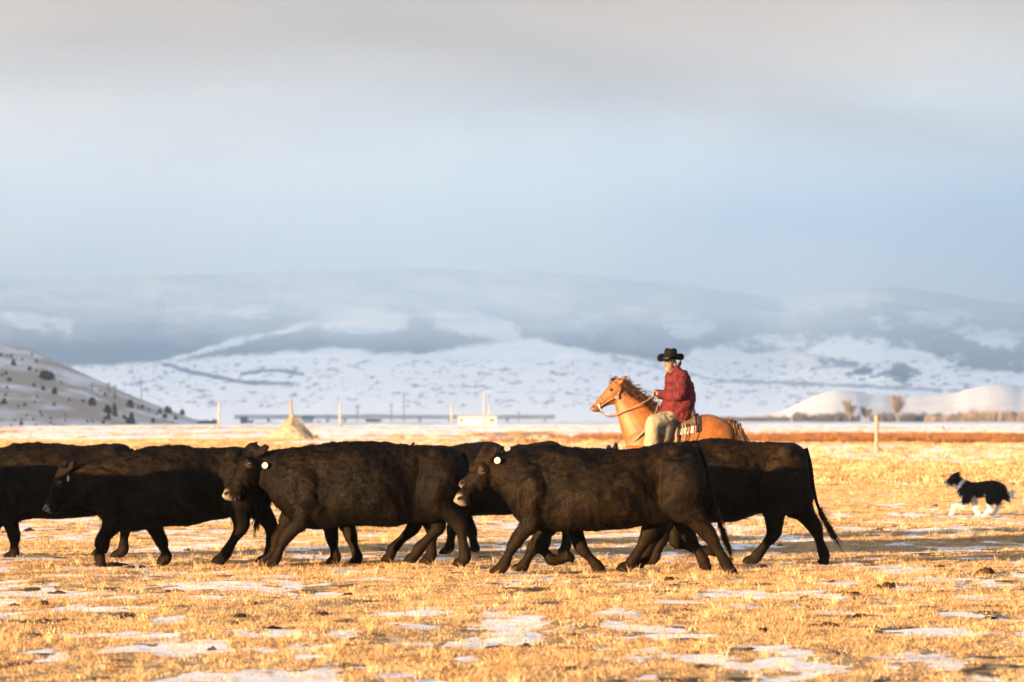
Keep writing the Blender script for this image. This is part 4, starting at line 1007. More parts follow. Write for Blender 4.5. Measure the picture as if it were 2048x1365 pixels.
# ------------------------------------------------------------------ dog
def make_dog():
    Y = YD(1032); X0 = (1955 - 1024) / FPX * Y; O = np.array([X0, Y, 0]); s_ = FPX / Y
    q = lambda px, py, dy=0.0: W(px, py, Y, 0) - O + np.array([0, dy, 0])
    root = empty('dog', O, 'black and white border collie dog trotting at the far right', 'dog')
    B = Body(); T = []
    for x, t, b, w in ((2011, 976, 990, .045), (2004, 969, 998, .085), (1992, 963, 1003, .10), (1977, 962, 996, .105), (1962, 964, 993, .105), (1947, 966, 997, .115), (1934, 965, 1000, .115), (1923, 964, 996, .095), (1914, 968, 988, .06)):
        T.append((q(x, t)[0], q(x, t)[2], q(x, b)[2], w, .05, 0))
    B.torso(T, 4, 20)
    B.limb([(*q(1932, 978), .13, .10), (*q(1922, 971), .105, .085), (*q(1914, 963), .085, .07), (*q(1909, 958), .07, .06)])
    # skull, muzzle, open jaw
    B.frame([np.concatenate([q(x, y), [-.35 * r * .5, 0, r], [0, w, 0]]) for x, y, r, w in ((1918, 957, .05, .045), (1913, 956, .078, .065), (1907, 957.5, .075, .065), (1901, 960, .055, .048), (1896, 963, .038, .034), (1890, 965, .03, .027), (1887.5, 966, .012, .012))], 3, 14)
    B.frame([np.concatenate([q(x, y), [0, 0, r], [0, w, 0]]) for x, y, r, w in ((1906, 968, .025, .035), (1900, 971, .017, .026), (1894, 973.5, .014, .02), (1891.5, 974, .008, .01))], 3, 10)
    for tip, base, yy in (((1916, 943), (1912, 954), -.045), ((1914, 944.5), (1909, 954), .045)):
        a = q(*base, yy); b = q(*tip, yy * 1.3)
        B.frame([np.concatenate([a + (b - a) * t, [u, 0, 0], [0, v, 0]]) for t, u, v in ((-.2, .035, .02), (.3, .03, .016), (.7, .02, .012), (1, .006, .006))], 3, 10)
    def lim(pts, rad, yy):
        B.limb([(*q(x, y, yy * (1 if i else .7)), r, r2) for i, ((x, y), (r, r2)) in enumerate(zip(pts, rad))], 3, 12)
    lim([(1928, 985), (1929, 1001), (1918, 1009), (1905, 1011.5), (1902, 1019), (1900.5, 1027), (1897, 1030)], [(.09, .05), (.062, .042), (.04, .034), (.034, .03), (.027, .026), (.026, .026), (.022, .03)], -.07)
    lim([(1938, 985), (1946, 1000), (1949.5, 1009), (1951, 1017), (1953, 1026), (1956, 1030), (1960, 1033)], [(.08, .05), (.055, .04), (.04, .034), (.034, .03), (.027, .026), (.028, .026), (.018, .03)], .07)
    lim([(1990, 980), (1981, 994), (1977, 1006), (1977.5, 1017), (1971, 1026), (1966.5, 1030.5), (1962, 1033)], [(.12, .06), (.11, .055), (.05, .036), (.036, .028), (.026, .024), (.026, .026), (.02, .03)], -.07)
    lim([(1994, 980), (1990, 995), (1994, 1004), (1998, 1010), (1992, 1020), (1987, 1028), (1983, 1030)], [(.11, .06), (.09, .05), (.05, .036), (.034, .028), (.026, .024), (.026, .026), (.018, .03)], .07)
    B.limb([(*q(2006, 980), .04, .04), (*q(2009, 990), .042, .04), (*q(2015, 998), .04, .038), (*q(2020, 996), .036, .034), (*q(2022, 986), .036, .034), (*q(2021.5, 979), .014, .014)], 4, 12)
    me = B.fuse('body', .0075, 3, coat_material('dog_coat', .7, .2, .5, 90)); V = mverts(me)
    pxx = 1024 + (V[:, 0] + X0) / Y * FPX; pyy = HOR - (V[:, 2] - EYE) / Y * FPX
    nz = (fbm(V[:, 0] * 30, V[:, 2] * 30 + V[:, 1] * 30, 3, 3) - .5)
    wh = np.zeros(len(V)); n4 = nz * 11
    wh = np.maximum(wh, smooth(1, -1, pxx + n4 - 1893.5))                                            # muzzle tip
    wh = np.maximum(wh, ((pyy + n4 > 968.5) & (pxx < 1911)).astype(float))                          # jaw and throat
    wh = np.maximum(wh, smooth(5.2, 4.0, np.abs((pxx - 1921) + (pyy - 967) * .75) + n4 * .5) * (pyy < 984) * (pxx < 1930))       # collar
    wh = np.maximum(wh, ((pyy + n4 > 1008) | ((pyy + n4 > 1004) & (pxx > 1943) & (pxx < 1962))).astype(float) * (pxx < 2002))
    wh = np.maximum(wh, ((pyy + n4 > 995) & (pxx > 1940) & (pxx < 1966)).astype(float))
    wh = np.maximum(wh, ((pxx + n4 < 1921) & (pyy + n4 > 986)).astype(float))
    wh = np.maximum(wh, ((pxx + n4 > 2017.5) & (pyy < 1001)).astype(float))
    wh = np.maximum(wh, ((pxx + n4 > 1963) & (pxx < 1969) & (pyy > 988)).astype(float)); wh = wh[:, None]
    c = np.array([.0042, .0034, .003]) * (1 - wh) + np.array([.56, .56, .56]) * wh
    nose = smooth(.03, .018, np.linalg.norm(V - q(1887.5, 965), axis=1))[:, None]; c = c * (1 - nose * .9)
    vcol(me, 'tint', c); obj('body', me, root)
    Ps, Ns, idx = surf_samples(me, 15000, 77); r_ = np.random.default_rng(77)
    flow = np.tile([.9, 0, -.4], (len(Ps), 1)) + r_.normal(0, .3, (len(Ps), 3)); D = (flow * .8 + Ns * .5) * r_.uniform(.015, .05, (len(Ps), 1))
    obj('coat', hair_mesh('coat', Ps, D, .0028, HORSE_HAIR, c[idx] * r_.uniform(.7, 1.3, (len(Ps), 1)), 5), root)
    ellipsoid_obj('eye', q(1902, 957.5, -.058), (.011, .008, .01), root, EYE_M, 8); ellipsoid_obj('eye', q(1902, 957.5, .058), (.011, .008, .01), root, EYE_M, 8)
    V_ = []; F_ = []; tube(V_, F_, catmull([q(1904, 969), q(1898, 970.5), q(1893, 972.5)], 4), np.array([.016, .017, .018, .018, .017, .016, .015, .014, .008]), 8)
    obj('tongue', mesh_np('tongue', V_, F_, plain('tongue_pink', (.28, .11, .11), .1, 20, .5, .4, 0)), root)
make_dog()
# ------------------------------------------------------------------ grass, clods
def grass_material(name, lo, mid, hi):
    m = Mat(name, .75, .25)
    c = m.ramp(m.rand(), [(0, lo), (.5, mid), (1, hi)])
    m.base(c); m.translucent(.28, c); return m.m
G_DRY = grass_material('dry_grass', (.26, .145, .058), (.48, .305, .145), (.62, .46, .28))
G_RED = grass_material('red_grass', (.15, .058, .018), (.22, .095, .033), (.28, .14, .052))
SRC = bpy.data.collections.new('grass_sources')
def tuft(name, nb, hmin, hmax, spread, lean, width, seed, mat):
    r = np.random.default_rng(seed); V = []; F = []
    for i in range(nb):
        a = r.uniform(0, 2 * math.pi); R_ = spread * math.sqrt(r.random()); b = np.array([R_ * math.cos(a), R_ * math.sin(a), -.01])
        h = r.uniform(hmin, hmax); la = r.uniform(0, 2 * math.pi); ll = h * lean * r.uniform(.2, 1.3)
        w = width * r.uniform(.6, 1.3); wa = r.uniform(0, math.pi); wv = np.array([math.cos(wa), math.sin(wa), 0]) * w
        m_ = b + np.array([ll * .35 * math.cos(la), ll * .35 * math.sin(la), h * .6]); t = b + np.array([ll * math.cos(la), ll * math.sin(la), h])
        k = len(V); V += [b - wv, b + wv, m_ + wv * .8, m_ - wv * .8, t]; F += [(k, k + 1, k + 2, k + 3), (k + 3, k + 2, k + 4)]
    o = bpy.data.objects.new(name, mesh_np(name, V, F, mat)); SRC.objects.link(o); return o
tufts = [tuft('grass_tuft_a', 20, .010, .024, .075, 1.3, .0028, 1, G_DRY), tuft('grass_tuft_b', 22, .012, .033, .085, 1.2, .0028, 2, G_DRY),
         tuft('grass_tuft_c', 16, .02, .05, .08, 1.0, .0026, 3, G_DRY), tuft('grass_tuft_d', 8, .05, .11, .05, .8, .0022, 4, G_DRY),
         tuft('grass_tuft_e', 30, .10, .34, .22, .5, .012, 5, G_RED), tuft('grass_tuft_f', 26, .03, .10, .20, .9, .010, 6, G_DRY)]
def scatter_group():
    ng = bpy.data.node_groups.new('grass_scatter', 'GeometryNodeTree')
    ng.interface.new_socket('Geometry', in_out='INPUT', socket_type='NodeSocketGeometry'); ng.interface.new_socket('Geometry', in_out='OUTPUT', socket_type='NodeSocketGeometry')
    N = ng.nodes; L = ng.links; gi = N.new('NodeGroupInput'); go = N.new('NodeGroupOutput')
    ci = N.new('GeometryNodeCollectionInfo'); ci.inputs['Collection'].default_value = SRC; ci.inputs['Separate Children'].default_value = True; ci.inputs['Reset Children'].default_value = True
    ip = N.new('GeometryNodeInstanceOnPoints'); ip.inputs['Pick Instance'].default_value = True
    def at(n, t):
        a = N.new('GeometryNodeInputNamedAttribute'); a.data_type = t; a.inputs['Name'].default_value = n; return a.outputs[0]
    mp = N.new('GeometryNodeMeshToPoints')
    L.new(gi.outputs[0], mp.inputs['Mesh']); L.new(mp.outputs[0], ip.inputs['Points']); L.new(ci.outputs[0], ip.inputs['Instance'])
    L.new(at('idx', 'INT'), ip.inputs['Instance Index'])
    cb = N.new('ShaderNodeCombineXYZ'); L.new(at('rot', 'FLOAT'), cb.inputs[2]); e2r = N.new('FunctionNodeEulerToRotation'); L.new(cb.outputs[0], e2r.inputs[0])
    L.new(e2r.outputs[0], ip.inputs['Rotation']); L.new(at('size', 'FLOAT'), ip.inputs['Scale']); L.new(ip.outputs[0], go.inputs[0])
    return ng
SCG = scatter_group()
def scatter(name, P, idx, size, label):
    me = bpy.data.meshes.new(name); me.vertices.add(len(P)); me.vertices.foreach_set('co', np.asarray(P, np.float32).ravel())
    a = me.attributes.new('idx', 'INT', 'POINT'); a.data.foreach_set('value', np.asarray(idx, np.int32))
    vfloat(me, 'size', size); vfloat(me, 'rot', rng.uniform(0, 6.28, len(P)))
    o = obj(name, me, kind='stuff', label=label); md = o.modifiers.new('scatter', 'NODES'); md.node_group = SCG; return o
def fan(n, y0, y1, half=.145):
    y = np.sqrt(rng.uniform(y0 * y0, y1 * y1, n)); return rng.uniform(-half, half, n) * y, y
def build_grass():
    PP = []; II = []; SS = []
    for n, y0, y1, sz, kinds, pr in ((92000, 24, 60, 1.0, (0, 1, 2, 3), (.42, .38, .16, .04)), (70000, 60, 100, 1.25, (0, 1, 2, 3), (.35, .4, .2, .05)), (38000, 100, 165, 1.5, (1, 2, 5), (.4, .3, .3)), (26000, 165, 300, 1.7, (5,), (1,)), (9000, 300, 700, 2.2, (5,), (1,))):
        x, y = fan(n, y0, y1); s = snow_amount(x, y)
        lush = fbm(x / 2.2, y / 4.5, 3, 101)
        keep = rng.random(n) < ((1 - s) * (.5 + .5 * smooth(.35, .6, lush)) + s * .17) * (1 - .92 * bare_amount(x, y)); x, y, lush = x[keep], y[keep], lush[keep]
        PP.append(np.stack([x, y, ground_z(x, y)], 1)); II.append(rng.choice(kinds, len(x), p=np.array(pr) / sum(pr)))
        SS.append(sz * rng.uniform(.65, 1.25, len(x)) * (.7 + .6 * lush))
    scatter('grass', np.concatenate(PP), np.concatenate(II), np.concatenate(SS), 'short dry yellow grass poking through the snow')
    # strip of taller reddish grass behind the pasture, right of the herd
    x, y = fan(16000, 250, 345, .135); px = 1024 + x / y * FPX
    k = rng.random(len(x)) < smooth(1000, 1700, px + 500 * (fbm(x / 8, y / 20, 3, 61) - .5)); x, y = x[k], y[k]
    scatter('tall_grass', np.stack([x, y, ground_z(x, y)], 1), np.full(len(x), 4), rng.uniform(.7, 1.7, len(x)), 'strip of taller rust coloured grass across the far pasture')
build_grass()

CLOD_A = plain('dark_earth', (.024, .014, .007), .5, 18, .9, .1, .9)
CLOD_B = plain('brown_earth', (.055, .03, .012), .4, 18, .9, .1, .9)
def clod_mesh(seed, mat):
    r = np.random.default_rng(seed); V = []; F = []; na, nr = 36, 12
    for i in range(nr):
        q = i / (nr - 1)
        for j in range(na):
            a = 2 * math.pi * j / na; k = .72 + .55 * vnoise(3 + 1.6 * math.cos(a), 5 + 1.6 * math.sin(a), seed)
            k = k + .28 * (vnoise(9 + 4.5 * math.cos(a), 4.5 * math.sin(a), seed + 5) - .5); rad = (1 - q) * k if i < nr - 1 else .03
            V.append((rad * math.cos(a), rad * math.sin(a), -.12 + (1 - (1 - q) ** 3.6) * .72 * (.15 + 1.0 * vnoise(7 + 3 * rad * math.cos(a), 2 + 3 * rad * math.sin(a), seed + 1) + .65 * vnoise(7 + 9 * rad * math.cos(a), 2 + 9 * rad * math.sin(a), seed + 2))))
    for i in range(nr - 1):
        for j in range(na): F.append((i * na + j, i * na + (j + 1) % na, (i + 1) * na + (j + 1) % na, (i + 1) * na + j))
    F.append(tuple((nr - 1) * na + j for j in range(na)))
    return mesh_np('earth_clod', V, F, mat)
ORD = ['first', 'second', 'third', 'fourth', 'fifth', 'sixth', 'seventh', 'eighth', 'ninth', 'tenth', 'eleventh', 'twelfth', 'thirteenth', 'fourteenth', 'fifteenth', 'sixteenth', 'seventeenth', 'eighteenth']
def band_labels(items, bands, text):  # items: (key, x, y); bands: list of (upper row limit, band name)
    out = {}
    lo_ = -1e9
    for lim_, nm in bands:
        b_ = sorted([(x, k) for k, x, y in items if lo_ <= y < lim_]); lo_ = lim_
        for n_, (x, k) in enumerate(b_): out[k] = text % (ORD[n_], nm)
    return out
clods = [clod_mesh(s, CLOD_A if s % 2 else CLOD_B) for s in range(6)]
clod_px = [(85, 1211, 36, 12, 'rounded dark earth clod in the left foreground'), (30, 1212, 30, 8, None), (115, 1185, 46, 6, None), (230, 1132, 60, 9, 'long dark clod of earth beside the walking cow at left'), (270, 1135, 55, 7, None), (85, 1240, 40, 7, None), (130, 1240, 30, 7, None),
    (255, 1234, 36, 8, None), (350, 1182, 44, 7, None), (285, 1236, 26, 6, None), (480, 1236, 30, 11, 'small peaked dark clod left of centre foreground'), (590, 1242, 30, 6, None), (640, 1230, 46, 9, None), (545, 1262, 50, 8, 'low dark clod with snow behind it, foreground left of centre'), (425, 1298, 22, 9, None), (510, 1212, 14, 7, None),
    (695, 1190, 28, 7, None), (740, 1175, 26, 5, None), (985, 1172, 34, 5, None), (1000, 1292, 66, 10, 'long dark clod beside a snow patch, foreground centre'), (1050, 1290, 34, 9, None), (820, 1206, 18, 4, None), (1260, 1184, 40, 5, None), (1330, 1186, 46, 7, None), (1150, 1268, 30, 6, None), (1370, 1222, 40, 7, None), (1475, 1198, 28, 5, None), (1525, 1136, 24, 9, None),
    (1340, 1160, 40, 10, None), (1410, 1195, 22, 5, None), (1600, 1200, 14, 6, None), (1665, 1166, 26, 6, None), (1770, 1176, 50, 12, 'dark mound of earth right of the herd'), (1790, 1172, 28, 9, None), (1700, 1194, 48, 12, 'two-humped dark clod in the right foreground'), (1875, 1183, 50, 7, None), (1970, 1150, 40, 14, 'largest dark mound at the far right'), (1880, 1136, 34, 7, None), (1650, 1254, 82, 11, 'widest dark streak of earth in the right foreground'), (1720, 1236, 34, 8, None), (1525, 1267, 38, 13, 'light brown rounded clod in the right foreground'), (1460, 1120, 18, 5, None), (1755, 1060, 26, 6, None), (1560, 1090, 16, 5, None), (1400, 1335, 30, 6, None), (1980, 1238, 36, 7, None), (560, 1135, 20, 5, None), (885, 1180, 30, 5, None), (1870, 1013, 14, 5, None), (60, 1062, 26, 8, None), (375, 1100, 18, 5, None)]
CL = band_labels([(i, q[0], q[1]) for i, q in enumerate(clod_px) if not q[4]], [(1120, 'among the hooves behind the herd'), (1178, 'at the front hooves of the herd'), (1200, 'just in front of the herd'), (1235, 'halfway to the bottom edge'), (1400, 'near the bottom edge')], 'small dark earth clod, %s from the left %s')
for i, (x, y, w, h, lab) in enumerate(clod_px):
    Y = YD(y); X = (x - 1024) / FPX * Y
    o = obj('earth_clod', clods[i % 6], None, (X, Y, float(ground_z(X, Y)) - .004), lab or CL[i], 'clod', 'clods of earth in the pasture')
    s = w / FPX * Y / 2; o.scale = (s * 1.05, s * 1.4, h / FPX * Y * 1.05); o.rotation_euler = (0, 0, random.uniform(-.3, .3))

# ------------------------------------------------------------------ posts and far things
WOOD = plain('weathered_wood', (.22, .175, .12), .3, 12, .85, .15, .6)
PALEPOLE = plain('pale_pole', (.27, .25, .23), .15, 5, .8, .2, .2)
GREYPOLE = plain('grey_pole', (.13, .13, .135), .15, 5, .8, .2, .2)
STRAW = plain('straw', (.30, .26, .19), .3, 9, .95, .1, .8)
def zg(X, Y): return float(ground_z(X, Y))
def straw_heap(name, parent, cx, cy, cz, rad, height, n, seed, power=1.4, bell=0.0):
    V = []; F = []; na, nr = 28, 12
    for i in range(nr):
        q = i / (nr - 1)
        for j in range(na):
            a = 2 * math.pi * j / na; rr = rad * (1 - q) ** (.8 if bell == 0 else 1) * (1 + bell * math.sin(q * 3.1)) * (1 + .34 * (vnoise(2 + 2 * math.cos(a), q * 5 + 2 * math.sin(a), seed) - .5) * 2)
            V.append((cx + rr * math.cos(a), cy + rr * math.sin(a), cz - .05 + height * q ** power))
    for i in range(nr - 1):
        for j in range(na): F.append((i * na + j, i * na + (j + 1) % na, (i + 1) * na + (j + 1) % na, (i + 1) * na + j))
    o = obj(name, mesh_np(name, V, F, STRAW), parent)
    P, Nn, ix = surf_samples(o.data, n, seed); r_ = np.random.default_rng(seed)
    D = Nn * r_.uniform(.02, .14, (n, 1)) * rad + np.array([0, 0, -.06 * rad]) + r_.normal(0, .05 * rad, (n, 3))
    obj('loose_straw', kind='stuff', me=hair_mesh('loose_straw', P, D, .014 * rad, HORSE_HAIR, np.array([.36, .32, .25]) * r_.uniform(.6, 1.2, (n, 1)), seed), parent=o)
def stump_post():
    Y = YD(905); X = (1753 - 1024) / FPX * Y; k = Y / FPX; r = empty('fence_post', (X, Y, zg(X, Y)), 'lone weathered wooden post in a tuft of straw at right', 'post')
    V = []; F = []; h = 74 * k
    tube(V, F, [(0, 0, -.1), (-.01, 0, h * .3), (.012, 0, h * .62), (-.005, 0, h * .9), (-.004, 0, h)], np.array([4.6, 4.2, 3.9, 4.6, 4.2]) * k, 10)
    obj('post', mesh_np('post', V, F, WOOD), r); straw_heap('base_tuft', r, 0, 0, 0, 22 * k, 16 * k, 500, 4, 1.5)
stump_post()
def haystack():
    Y = YD(884); X = (584 - 1024) / FPX * Y; k = Y / FPX; r = empty('haystack', (X, Y, zg(X, Y)), 'straw coloured haystack heaped around a leaning pole', 'haystack')
    straw_heap('heap', r, 0, 0, 0, 41 * k, 58 * k, 3000, 12, 1.35, .22)
    V = []; F = []; tube(V, F, [(0, 0, 0), (.01, 0, 45 * k), (-3 * k, 0, 84 * k)], np.array([3.2, 3, 2.2]) * k, 8); obj('pole', mesh_np('pole', V, F, WOOD), r)
    V = []; F = []; tube(V, F, [(2 * k, -.25, 40 * k), (12 * k, -.1, 28 * k), (24 * k, 0, 12 * k)], 1.6 * k, 6); obj('prop', mesh_np('prop', V, F, WOOD), r)
    Y2 = YD(880); X2 = (632 - 1024) / FPX * Y2; k2 = Y2 / FPX
    o = obj('brush_heap', clods[1], None, (X2, Y2, zg(X2, Y2)), 'small brown heap beside the haystack', 'heap'); o.scale = (12 * k2, 10 * k2, 12 * k2)
haystack()
o = obj('rock', clods[2], None, ((1880 - 1024) / FPX * YD(862), YD(862), zg((1880 - 1024) / FPX * YD(862), YD(862))), 'small pale rock on the rust coloured grass at right', 'rock'); o.scale = (.75, .6, .62)
o.data = clods[2].copy(); o.data.materials.clear(); o.data.materials.append(plain('pale_rock', (.26, .25, .24), .2, 8, .9, .1, .4))

def far_pole(px, top, Y, base, rad, mat, label, cross=0, group=None, zb=None):
    X = (px - 1024) / FPX * Y; z1 = EYE + (HOR - top) / FPX * Y; z0 = zg(X, Y) if zb is None else zb
    r = empty('utility_pole', (X, Y, z0), label, 'pole', group); V = []; F = []
    tube(V, F, [(0, 0, -.3), (0, 0, (z1 - z0) * .5), (0, 0, z1 - z0)], [rad, rad * .92, rad * .8], 8); obj('shaft', mesh_np('shaft', V, F, mat), r)
    if cross:
        V = []; F = []; box(V, F, (0, 0, z1 - z0 - .5), (cross, .14, .16)); obj('crossarm', mesh_np('crossarm', V, F, mat, False), r)
    return r
far_pole(438, 805, 700, 0, .22, PALEPOLE, 'pale sunlit post left of the haystack')
far_pole(680, 804, 720, 0, .21, PALEPOLE, 'pale sunlit post right of the haystack')
far_pole(903, 808, 760, 0, .21, PALEPOLE, 'pale sunlit post left of the white shed')
pz = far_pole(968, 784, 800, 0, .2, PALEPOLE, 'tallest pale post, rising behind the white shed'); V = []; F = []; box(V, F, (.6, 0, 6.2), (1.3, .2, .2)); obj('arm', mesh_np('arm', V, F, PALEPOLE, False), pz)
far_pole(979, 810, 790, 0, .18, PALEPOLE, 'short pale post beside the tallest one')
for px, top, lab in ((715, 810, 'thin grey utility pole right of the haystack'), (783, 808, 'thin grey utility pole in the valley'), (808, 788, 'tall thin grey utility pole in the valley'), (1037, 824, 'short grey utility pole right of the white shed')):
    far_pole(px, top, 1500, 0, .2, GREYPOLE, lab, 1.6, None, -6.0)

CONC = plain('hazed_concrete', (.42, .42, .46), .2, .5, .85, .2, .2)  # concrete lightened so that the bridge fades as if in haze
def overpass():
    Y = 1450; k = Y / FPX; X = (790 - 1024) * k; r = empty('overpass', (X, Y, -6.5), 'long low dark road bridge across the valley floor', 'bridge')
    zt = EYE + (HOR - 833) * k + 6.5
    V = []; F = []; box(V, F, (0, 0, zt - .5), (640 * k, 6, 1.0)); obj('deck', mesh_np('deck', V, F, CONC, False), r)
    V = []; F = []; box(V, F, (0, -3.05, zt + .28), (640 * k, .15, .5)); obj('railing', mesh_np('railing', V, F, CONC, False), r)
    for px in (490, 537, 655, 690, 760, 840, 900, 1015, 1090):
        V = []; F = []; box(V, F, ((px - 790) * k, 0, (zt - 1) / 2 - .2), (.9, 4, zt - .6)); obj('pier', mesh_np('pier', V, F, CONC, False), r)
overpass()
def shed(name, px0, px1, top, eave, Y, wall, roof, label, depth=6.0, zb=-6.5, wins=()):
    k = Y / FPX; X = ((px0 + px1) / 2 - 1024) * k; w = (px1 - px0) * k; r = empty(name, (X, Y, zb), label, 'building')
    ze = EYE + (HOR - eave) * k - zb; zt = EYE + (HOR - top) * k - zb
    V = []; F = []; box(V, F, (0, 0, ze / 2 - .2), (w, depth, ze + .4)); wl = obj('wall', mesh_np('wall', V, F, wall, False), r)
    e = .35; V = [(-w / 2 - e, -depth / 2 - e, ze), (w / 2 + e, -depth / 2 - e, ze), (w / 2 + e, depth / 2 + e, ze), (-w / 2 - e, depth / 2 + e, ze), (-w / 2 - e, 0, zt), (w / 2 + e, 0, zt)]
    obj('roof', mesh_np('roof', V, [(0, 1, 5, 4), (2, 3, 4, 5), (0, 4, 3), (1, 2, 5), (0, 3, 2, 1)], roof, False), r)
    for a, b, dark in wins:
        V = []; F = []; box(V, F, ((a + b) / 2 * k - (px0 + px1) / 2 * k, -depth / 2 - .02, ze * .72), ((b - a) * k, .12, ze * .28)); obj('window', mesh_np('window', V, F, dark, False), r)
WHITE = plain('white_paint', (.42, .41, .40), .06, 1, .7, .2, .1)
DARKW = plain('dark_opening', (.05, .045, .045), .2, 1, .6, .3, 0)
GREENR = plain('green_roof', (.03, .11, .09), .2, 1, .6, .3, .1)
BLUEW = plain('blue_paint', (.05, .14, .34), .2, 1, .6, .3, .1)
GREYW = plain('grey_boards', (.10, .095, .10), .2, 1, .8, .2, .1)
REDW = plain('orange_paint', (.28, .09, .05), .2, 1, .7, .2, .1)
shed('white_shed', 917, 992, 829, 834, 820, WHITE, WHITE, 'long low white shed below the tallest pale post', 5, -.6, [(920, 926, DARKW), (976, 980, DARKW), (982, 988, DARKW)])
shed('dark_shed', 482, 495, 834, 836, 1380, GREYW, GREYW, 'dark grey shed at the left end of the bridge', 5)
shed('blue_shed', 497, 506, 841, 843, 1360, BLUEW, BLUEW, 'small blue shed near the left end of the bridge', 3)
shed('green_roofed_house', 606, 626, 832, 838, 1340, WHITE, GREENR, 'white house with green roof behind the haystack', 6, -6.5, [(612, 615, DARKW)])
shed('green_barn', 732, 760, 829, 834, 1520, GREYW, GREENR, 'low grey barn with green roof in the valley', 8)
shed('orange_hut', 635, 639, 842, 844, 1330, REDW, REDW, 'tiny orange hut right of the green roofed house', 2.5)

# junipers on the hillside --------------------------------------------------------------------
JUN = Mat('juniper', .9, .1); JUN.base(JUN.ramp(JUN.rand(), [(0, (.020, .024, .026)), (1, (.045, .045, .042))])); JUN = JUN.m
def bush_mesh(name, seed, mat, n=220, cone=.5, leaf=.13):
    r = np.random.default_rng(seed); z = r.uniform(0, 1, n); a = r.uniform(0, 6.283, n)
    lob = .75 + .5 * vnoise(3 + 1.5 * np.cos(a), z * 3 + 1.5 * np.sin(a), seed)
    rad = (.5 * (1 - cone * z) * np.sqrt(np.clip(1 - (z - .35) ** 2 * 1.6, 0, 1)) * lob) * np.sqrt(r.uniform(.15, 1, n))
    c = np.stack([rad * np.cos(a), rad * np.sin(a), z * .95 + .03], 1)
    u = r.normal(size=(n, 3)); u /= np.linalg.norm(u, axis=1)[:, None]; v = np.cross(u, r.normal(size=(n, 3))); v /= np.linalg.norm(v, axis=1)[:, None]
    V = np.stack([c - u * leaf, c + u * leaf, c + v * leaf * 1.2 + np.array([0, 0, .04])], 1).reshape(-1, 3)
    Vt = []; Ft = []; tube(Vt, Ft, [(0, 0, -.1), (0, 0, .3), (.02, 0, .7)], [.05, .04, .02], 5); Ft = [tuple(q + len(V) for q in f) for f in Ft]
    F = [tuple(q) for q in np.arange(n * 3).reshape(-1, 3).tolist()] + Ft
    return mesh_np(name, np.concatenate([V, np.array(Vt)]), F, mat)
bushes = [bush_mesh('juniper_shrub', s, JUN, 240, .75 if s % 2 else .35) for s in range(5)]
def on_hill(px, py):                 # distance along that line of sight at which the hill shows at row py
    lo_, hi_ = LH_R0, LH_R1; az = (px - 1024) / FPX
    for _ in range(40):
        m_ = (lo_ + hi_) / 2; X, Y = m_ * math.sin(az), m_ * math.cos(az)
        if HOR - (float(lh_z(np.array(X), np.array(Y))) - EYE) / m_ * FPX > py: lo_ = m_
        else: hi_ = m_
    return X, Y, float(lh_z(np.array(X), np.array(Y)))
shr = [(30,240,30),(80,240,20),(118,245,25),(140,320,50),(215,275,22),(300,230,22),(340,295,30),(280,365,35),(340,375,20),(400,445,70),(430,447,72),(470,445,66),(75,400,30),(40,410,25),(110,460,30),(90,456,24),(10,510,20),(85,525,25),(72,590,25),(60,660,45),(40,662,30),(15,680,20),(320,510,30),(400,540,40),(505,575,55),(490,572,35),(560,475,20),(345,610,25),(330,655,22),(240,680,28),(183,690,22),(495,675,30),(630,635,25),(755,645,30),(835,675,65),(820,676,45),(965,745,70),(985,742,55),(1030,720,60),(1035,775,60),(980,800,50),(950,800,36),(1170,695,65),(1180,840,90),(1120,800,40),(1150,838,50),(945,590,30),(1035,610,25),(1240,705,30),(1275,705,35),(1335,720,20),(1430,745,40),(1495,740,55),(1520,742,50),(1475,790,40),(1370,830,40),(1570,800,40),(1630,755,45),(375,740,25),(390,770,22),(258,770,18),(315,805,22),(465,795,22),(470,835,20),(600,770,20),(595,815,20),(210,805,20),(150,815,20),(120,855,20),(210,860,40),(790,825,25),(835,825,25),(930,835,30),(1015,855,20),(880,440,15),(1170,525,15),(900,550,20),(340,865,20),(500,855,18),(10,800,20),(1400,760,22),(1545,830,20),(1770,840,18)]
big = {9: 'large dark juniper at the left of the clump high on the hill', 10: 'middle juniper of the large clump high on the hill', 11: 'right juniper of the large clump high on the hill', 24: 'dark pointed juniper below the large clump', 34: 'dark juniper standing alone by the snow strip', 43: 'tallest dark juniper at the foot of the hill', 42: 'rounded juniper on the brown right slope', 36: 'left juniper of the group near the hill foot', 38: 'right juniper of the group near the hill foot'}
JL = band_labels([(i, q[0], q[1]) for i, q in enumerate(shr) if i not in big], [(300, 'near the hill crest'), (500, 'on the upper hillside'), (615, 'across the middle of the hillside'), (700, 'on the lower middle hillside'), (775, 'low on the hillside'), (815, 'just above the hill foot'), (900, 'along the hill foot')], 'small dark juniper shrub, %s from the left %s')
for i, (zx, zy, h) in enumerate(shr):
    px, py = zx / 4.452, 660 + zy / 4.452; X, Y, Z = on_hill(px, min(py, 852)); H = h / 4.452 / FPX * Y
    o = obj('juniper_shrub', bushes[i % 5], None, (X, Y, Z - .1), big.get(i) or JL[i], 'shrub', 'junipers on the hillside')
    o.scale = (H * random.uniform(.85, 1.25),) * 2 + (H * 1.12,); o.rotation_euler = (0, 0, random.uniform(0, 6.28))
for px, top, bot, lab in ((217, 764, 790, 'grey pylon standing on the hill crest'), (230, 770, 796, 'thin pole right of the pylon on the hill'), (283, 762, 798, 'tall thin pole near the hill end'), (184, 768, 784, 'short thin pole on the hill slope')):
    X, Y, Z = on_hill(px, bot); far_pole(px, top, Y, 0, .13, GREYPOLE, lab, 1.2, None, Z)

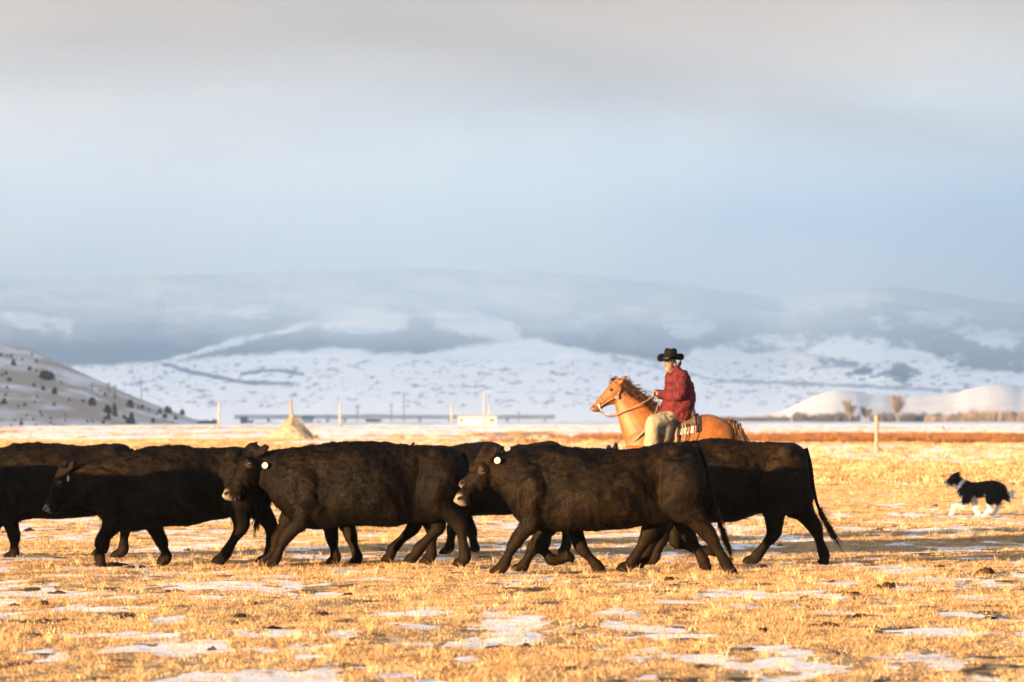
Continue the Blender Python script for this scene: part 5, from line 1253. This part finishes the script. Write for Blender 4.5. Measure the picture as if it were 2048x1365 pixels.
# brush and bare trees below the right hillocks ----------------------------------------------
def twigs(name, mat, spans, n, seed, label):
    r = np.random.default_rng(seed); P = []; D = []
    for x0, x1, y_top, Y in spans:
        m_ = int(n * (x1 - x0) / 500); px = r.uniform(x0, x1, m_); Yv = Y + r.uniform(-15, 15, m_); k = Yv / FPX
        hh = (HOR - y_top + 8) * k * (.10 + 1.15 * fbm(px / 14, Yv / 9, 3, seed)) * r.uniform(.7, 1.1, m_) 
        X = (px - 1024) * k; P.append(np.stack([X, Yv, ground_z(X, Yv) - .2], 1)); D.append(np.stack([r.normal(0, .35, m_), r.normal(0, .35, m_), hh], 1))
    P = np.concatenate(P); D = np.concatenate(D)
    obj(name, hair_mesh(name, P, D, .12, mat, None, seed, 2, 0), kind='stuff', label=label)
BR1 = plain('shaded_brush', (.08, .072, .07), .25, .3, .9, .1, 0); BR2 = plain('sunlit_brush', (.20, .155, .115), .25, .3, .9, .1, 0)  # light put into the brush colours: grey as in shade, tan as in sun
twigs('brush_thicket', BR1, [(1585, 1720, 818, 1500), (1740, 1790, 818, 1500), (1800, 2200, 818, 1500), (395, 432, 828, 1040), (1440, 1580, 830, 1700)], 9000, 3, 'grey leafless brush along the foot of the hillocks')
twigs('sunlit_thicket', BR2, [(1925, 2200, 812, 1470), (1850, 1925, 824, 1470)], 6000, 4, 'brush thicket coloured sunlit tan at the far right')
TRUNK = plain('pale_bark', (.17, .13, .1), .2, 2, .9, .1, .3)
def bare_tree(px, top, Y, wpx, label, seed):
    k = Y / FPX; X = (px - 1024) * k; z0 = zg(X, Y); H = EYE + (HOR - top) * k - z0; r = np.random.default_rng(seed)
    root = empty('bare_tree', (X, Y, z0), label, 'tree', 'bare trees below the hillocks'); V = []; F = []; tips = []
    tube(V, F, [(0, 0, -.3), (.05, 0, H * .25), (0, .05, H * .5)], [.28, .22, .14], 7)
    for i in range(9):
        a = r.uniform(0, 6.28); s = wpx * k * r.uniform(.25, .5); z = H * r.uniform(.2, .45)
        e = (s * math.cos(a), s * math.sin(a), H * r.uniform(.6, .95)); tube(V, F, [(0, 0, z), (e[0] * .5, e[1] * .5, z + (e[2] - z) * .55), e], [.1, .07, .03], 5); tips.append((np.array([0, 0, z]), np.array(e)))
    obj('trunk', mesh_np('trunk', V, F, TRUNK), root)
    n = 2600; t = r.uniform(.15, 1.0, n); ii = r.integers(0, 9, n); P = np.array([tips[i][0] for i in ii]) * (1 - t)[:, None] + np.array([tips[i][1] for i in ii]) * t[:, None]
    D = np.stack([r.normal(0, .7, n), r.normal(0, .7, n), r.normal(.3, .7, n)], 1) * H * .13
    obj('crown', hair_mesh('crown', P, D, .05, BR2, None, seed, 2, 0), root)
bare_tree(1700, 800, 1460, 30, 'left peach coloured bare tree below the hillocks', 1)
bare_tree(1795, 786, 1460, 26, 'taller peach coloured bare tree between the hillocks', 2)
bare_tree(1732, 812, 1465, 22, 'low bare tree between the two peach coloured ones', 5)
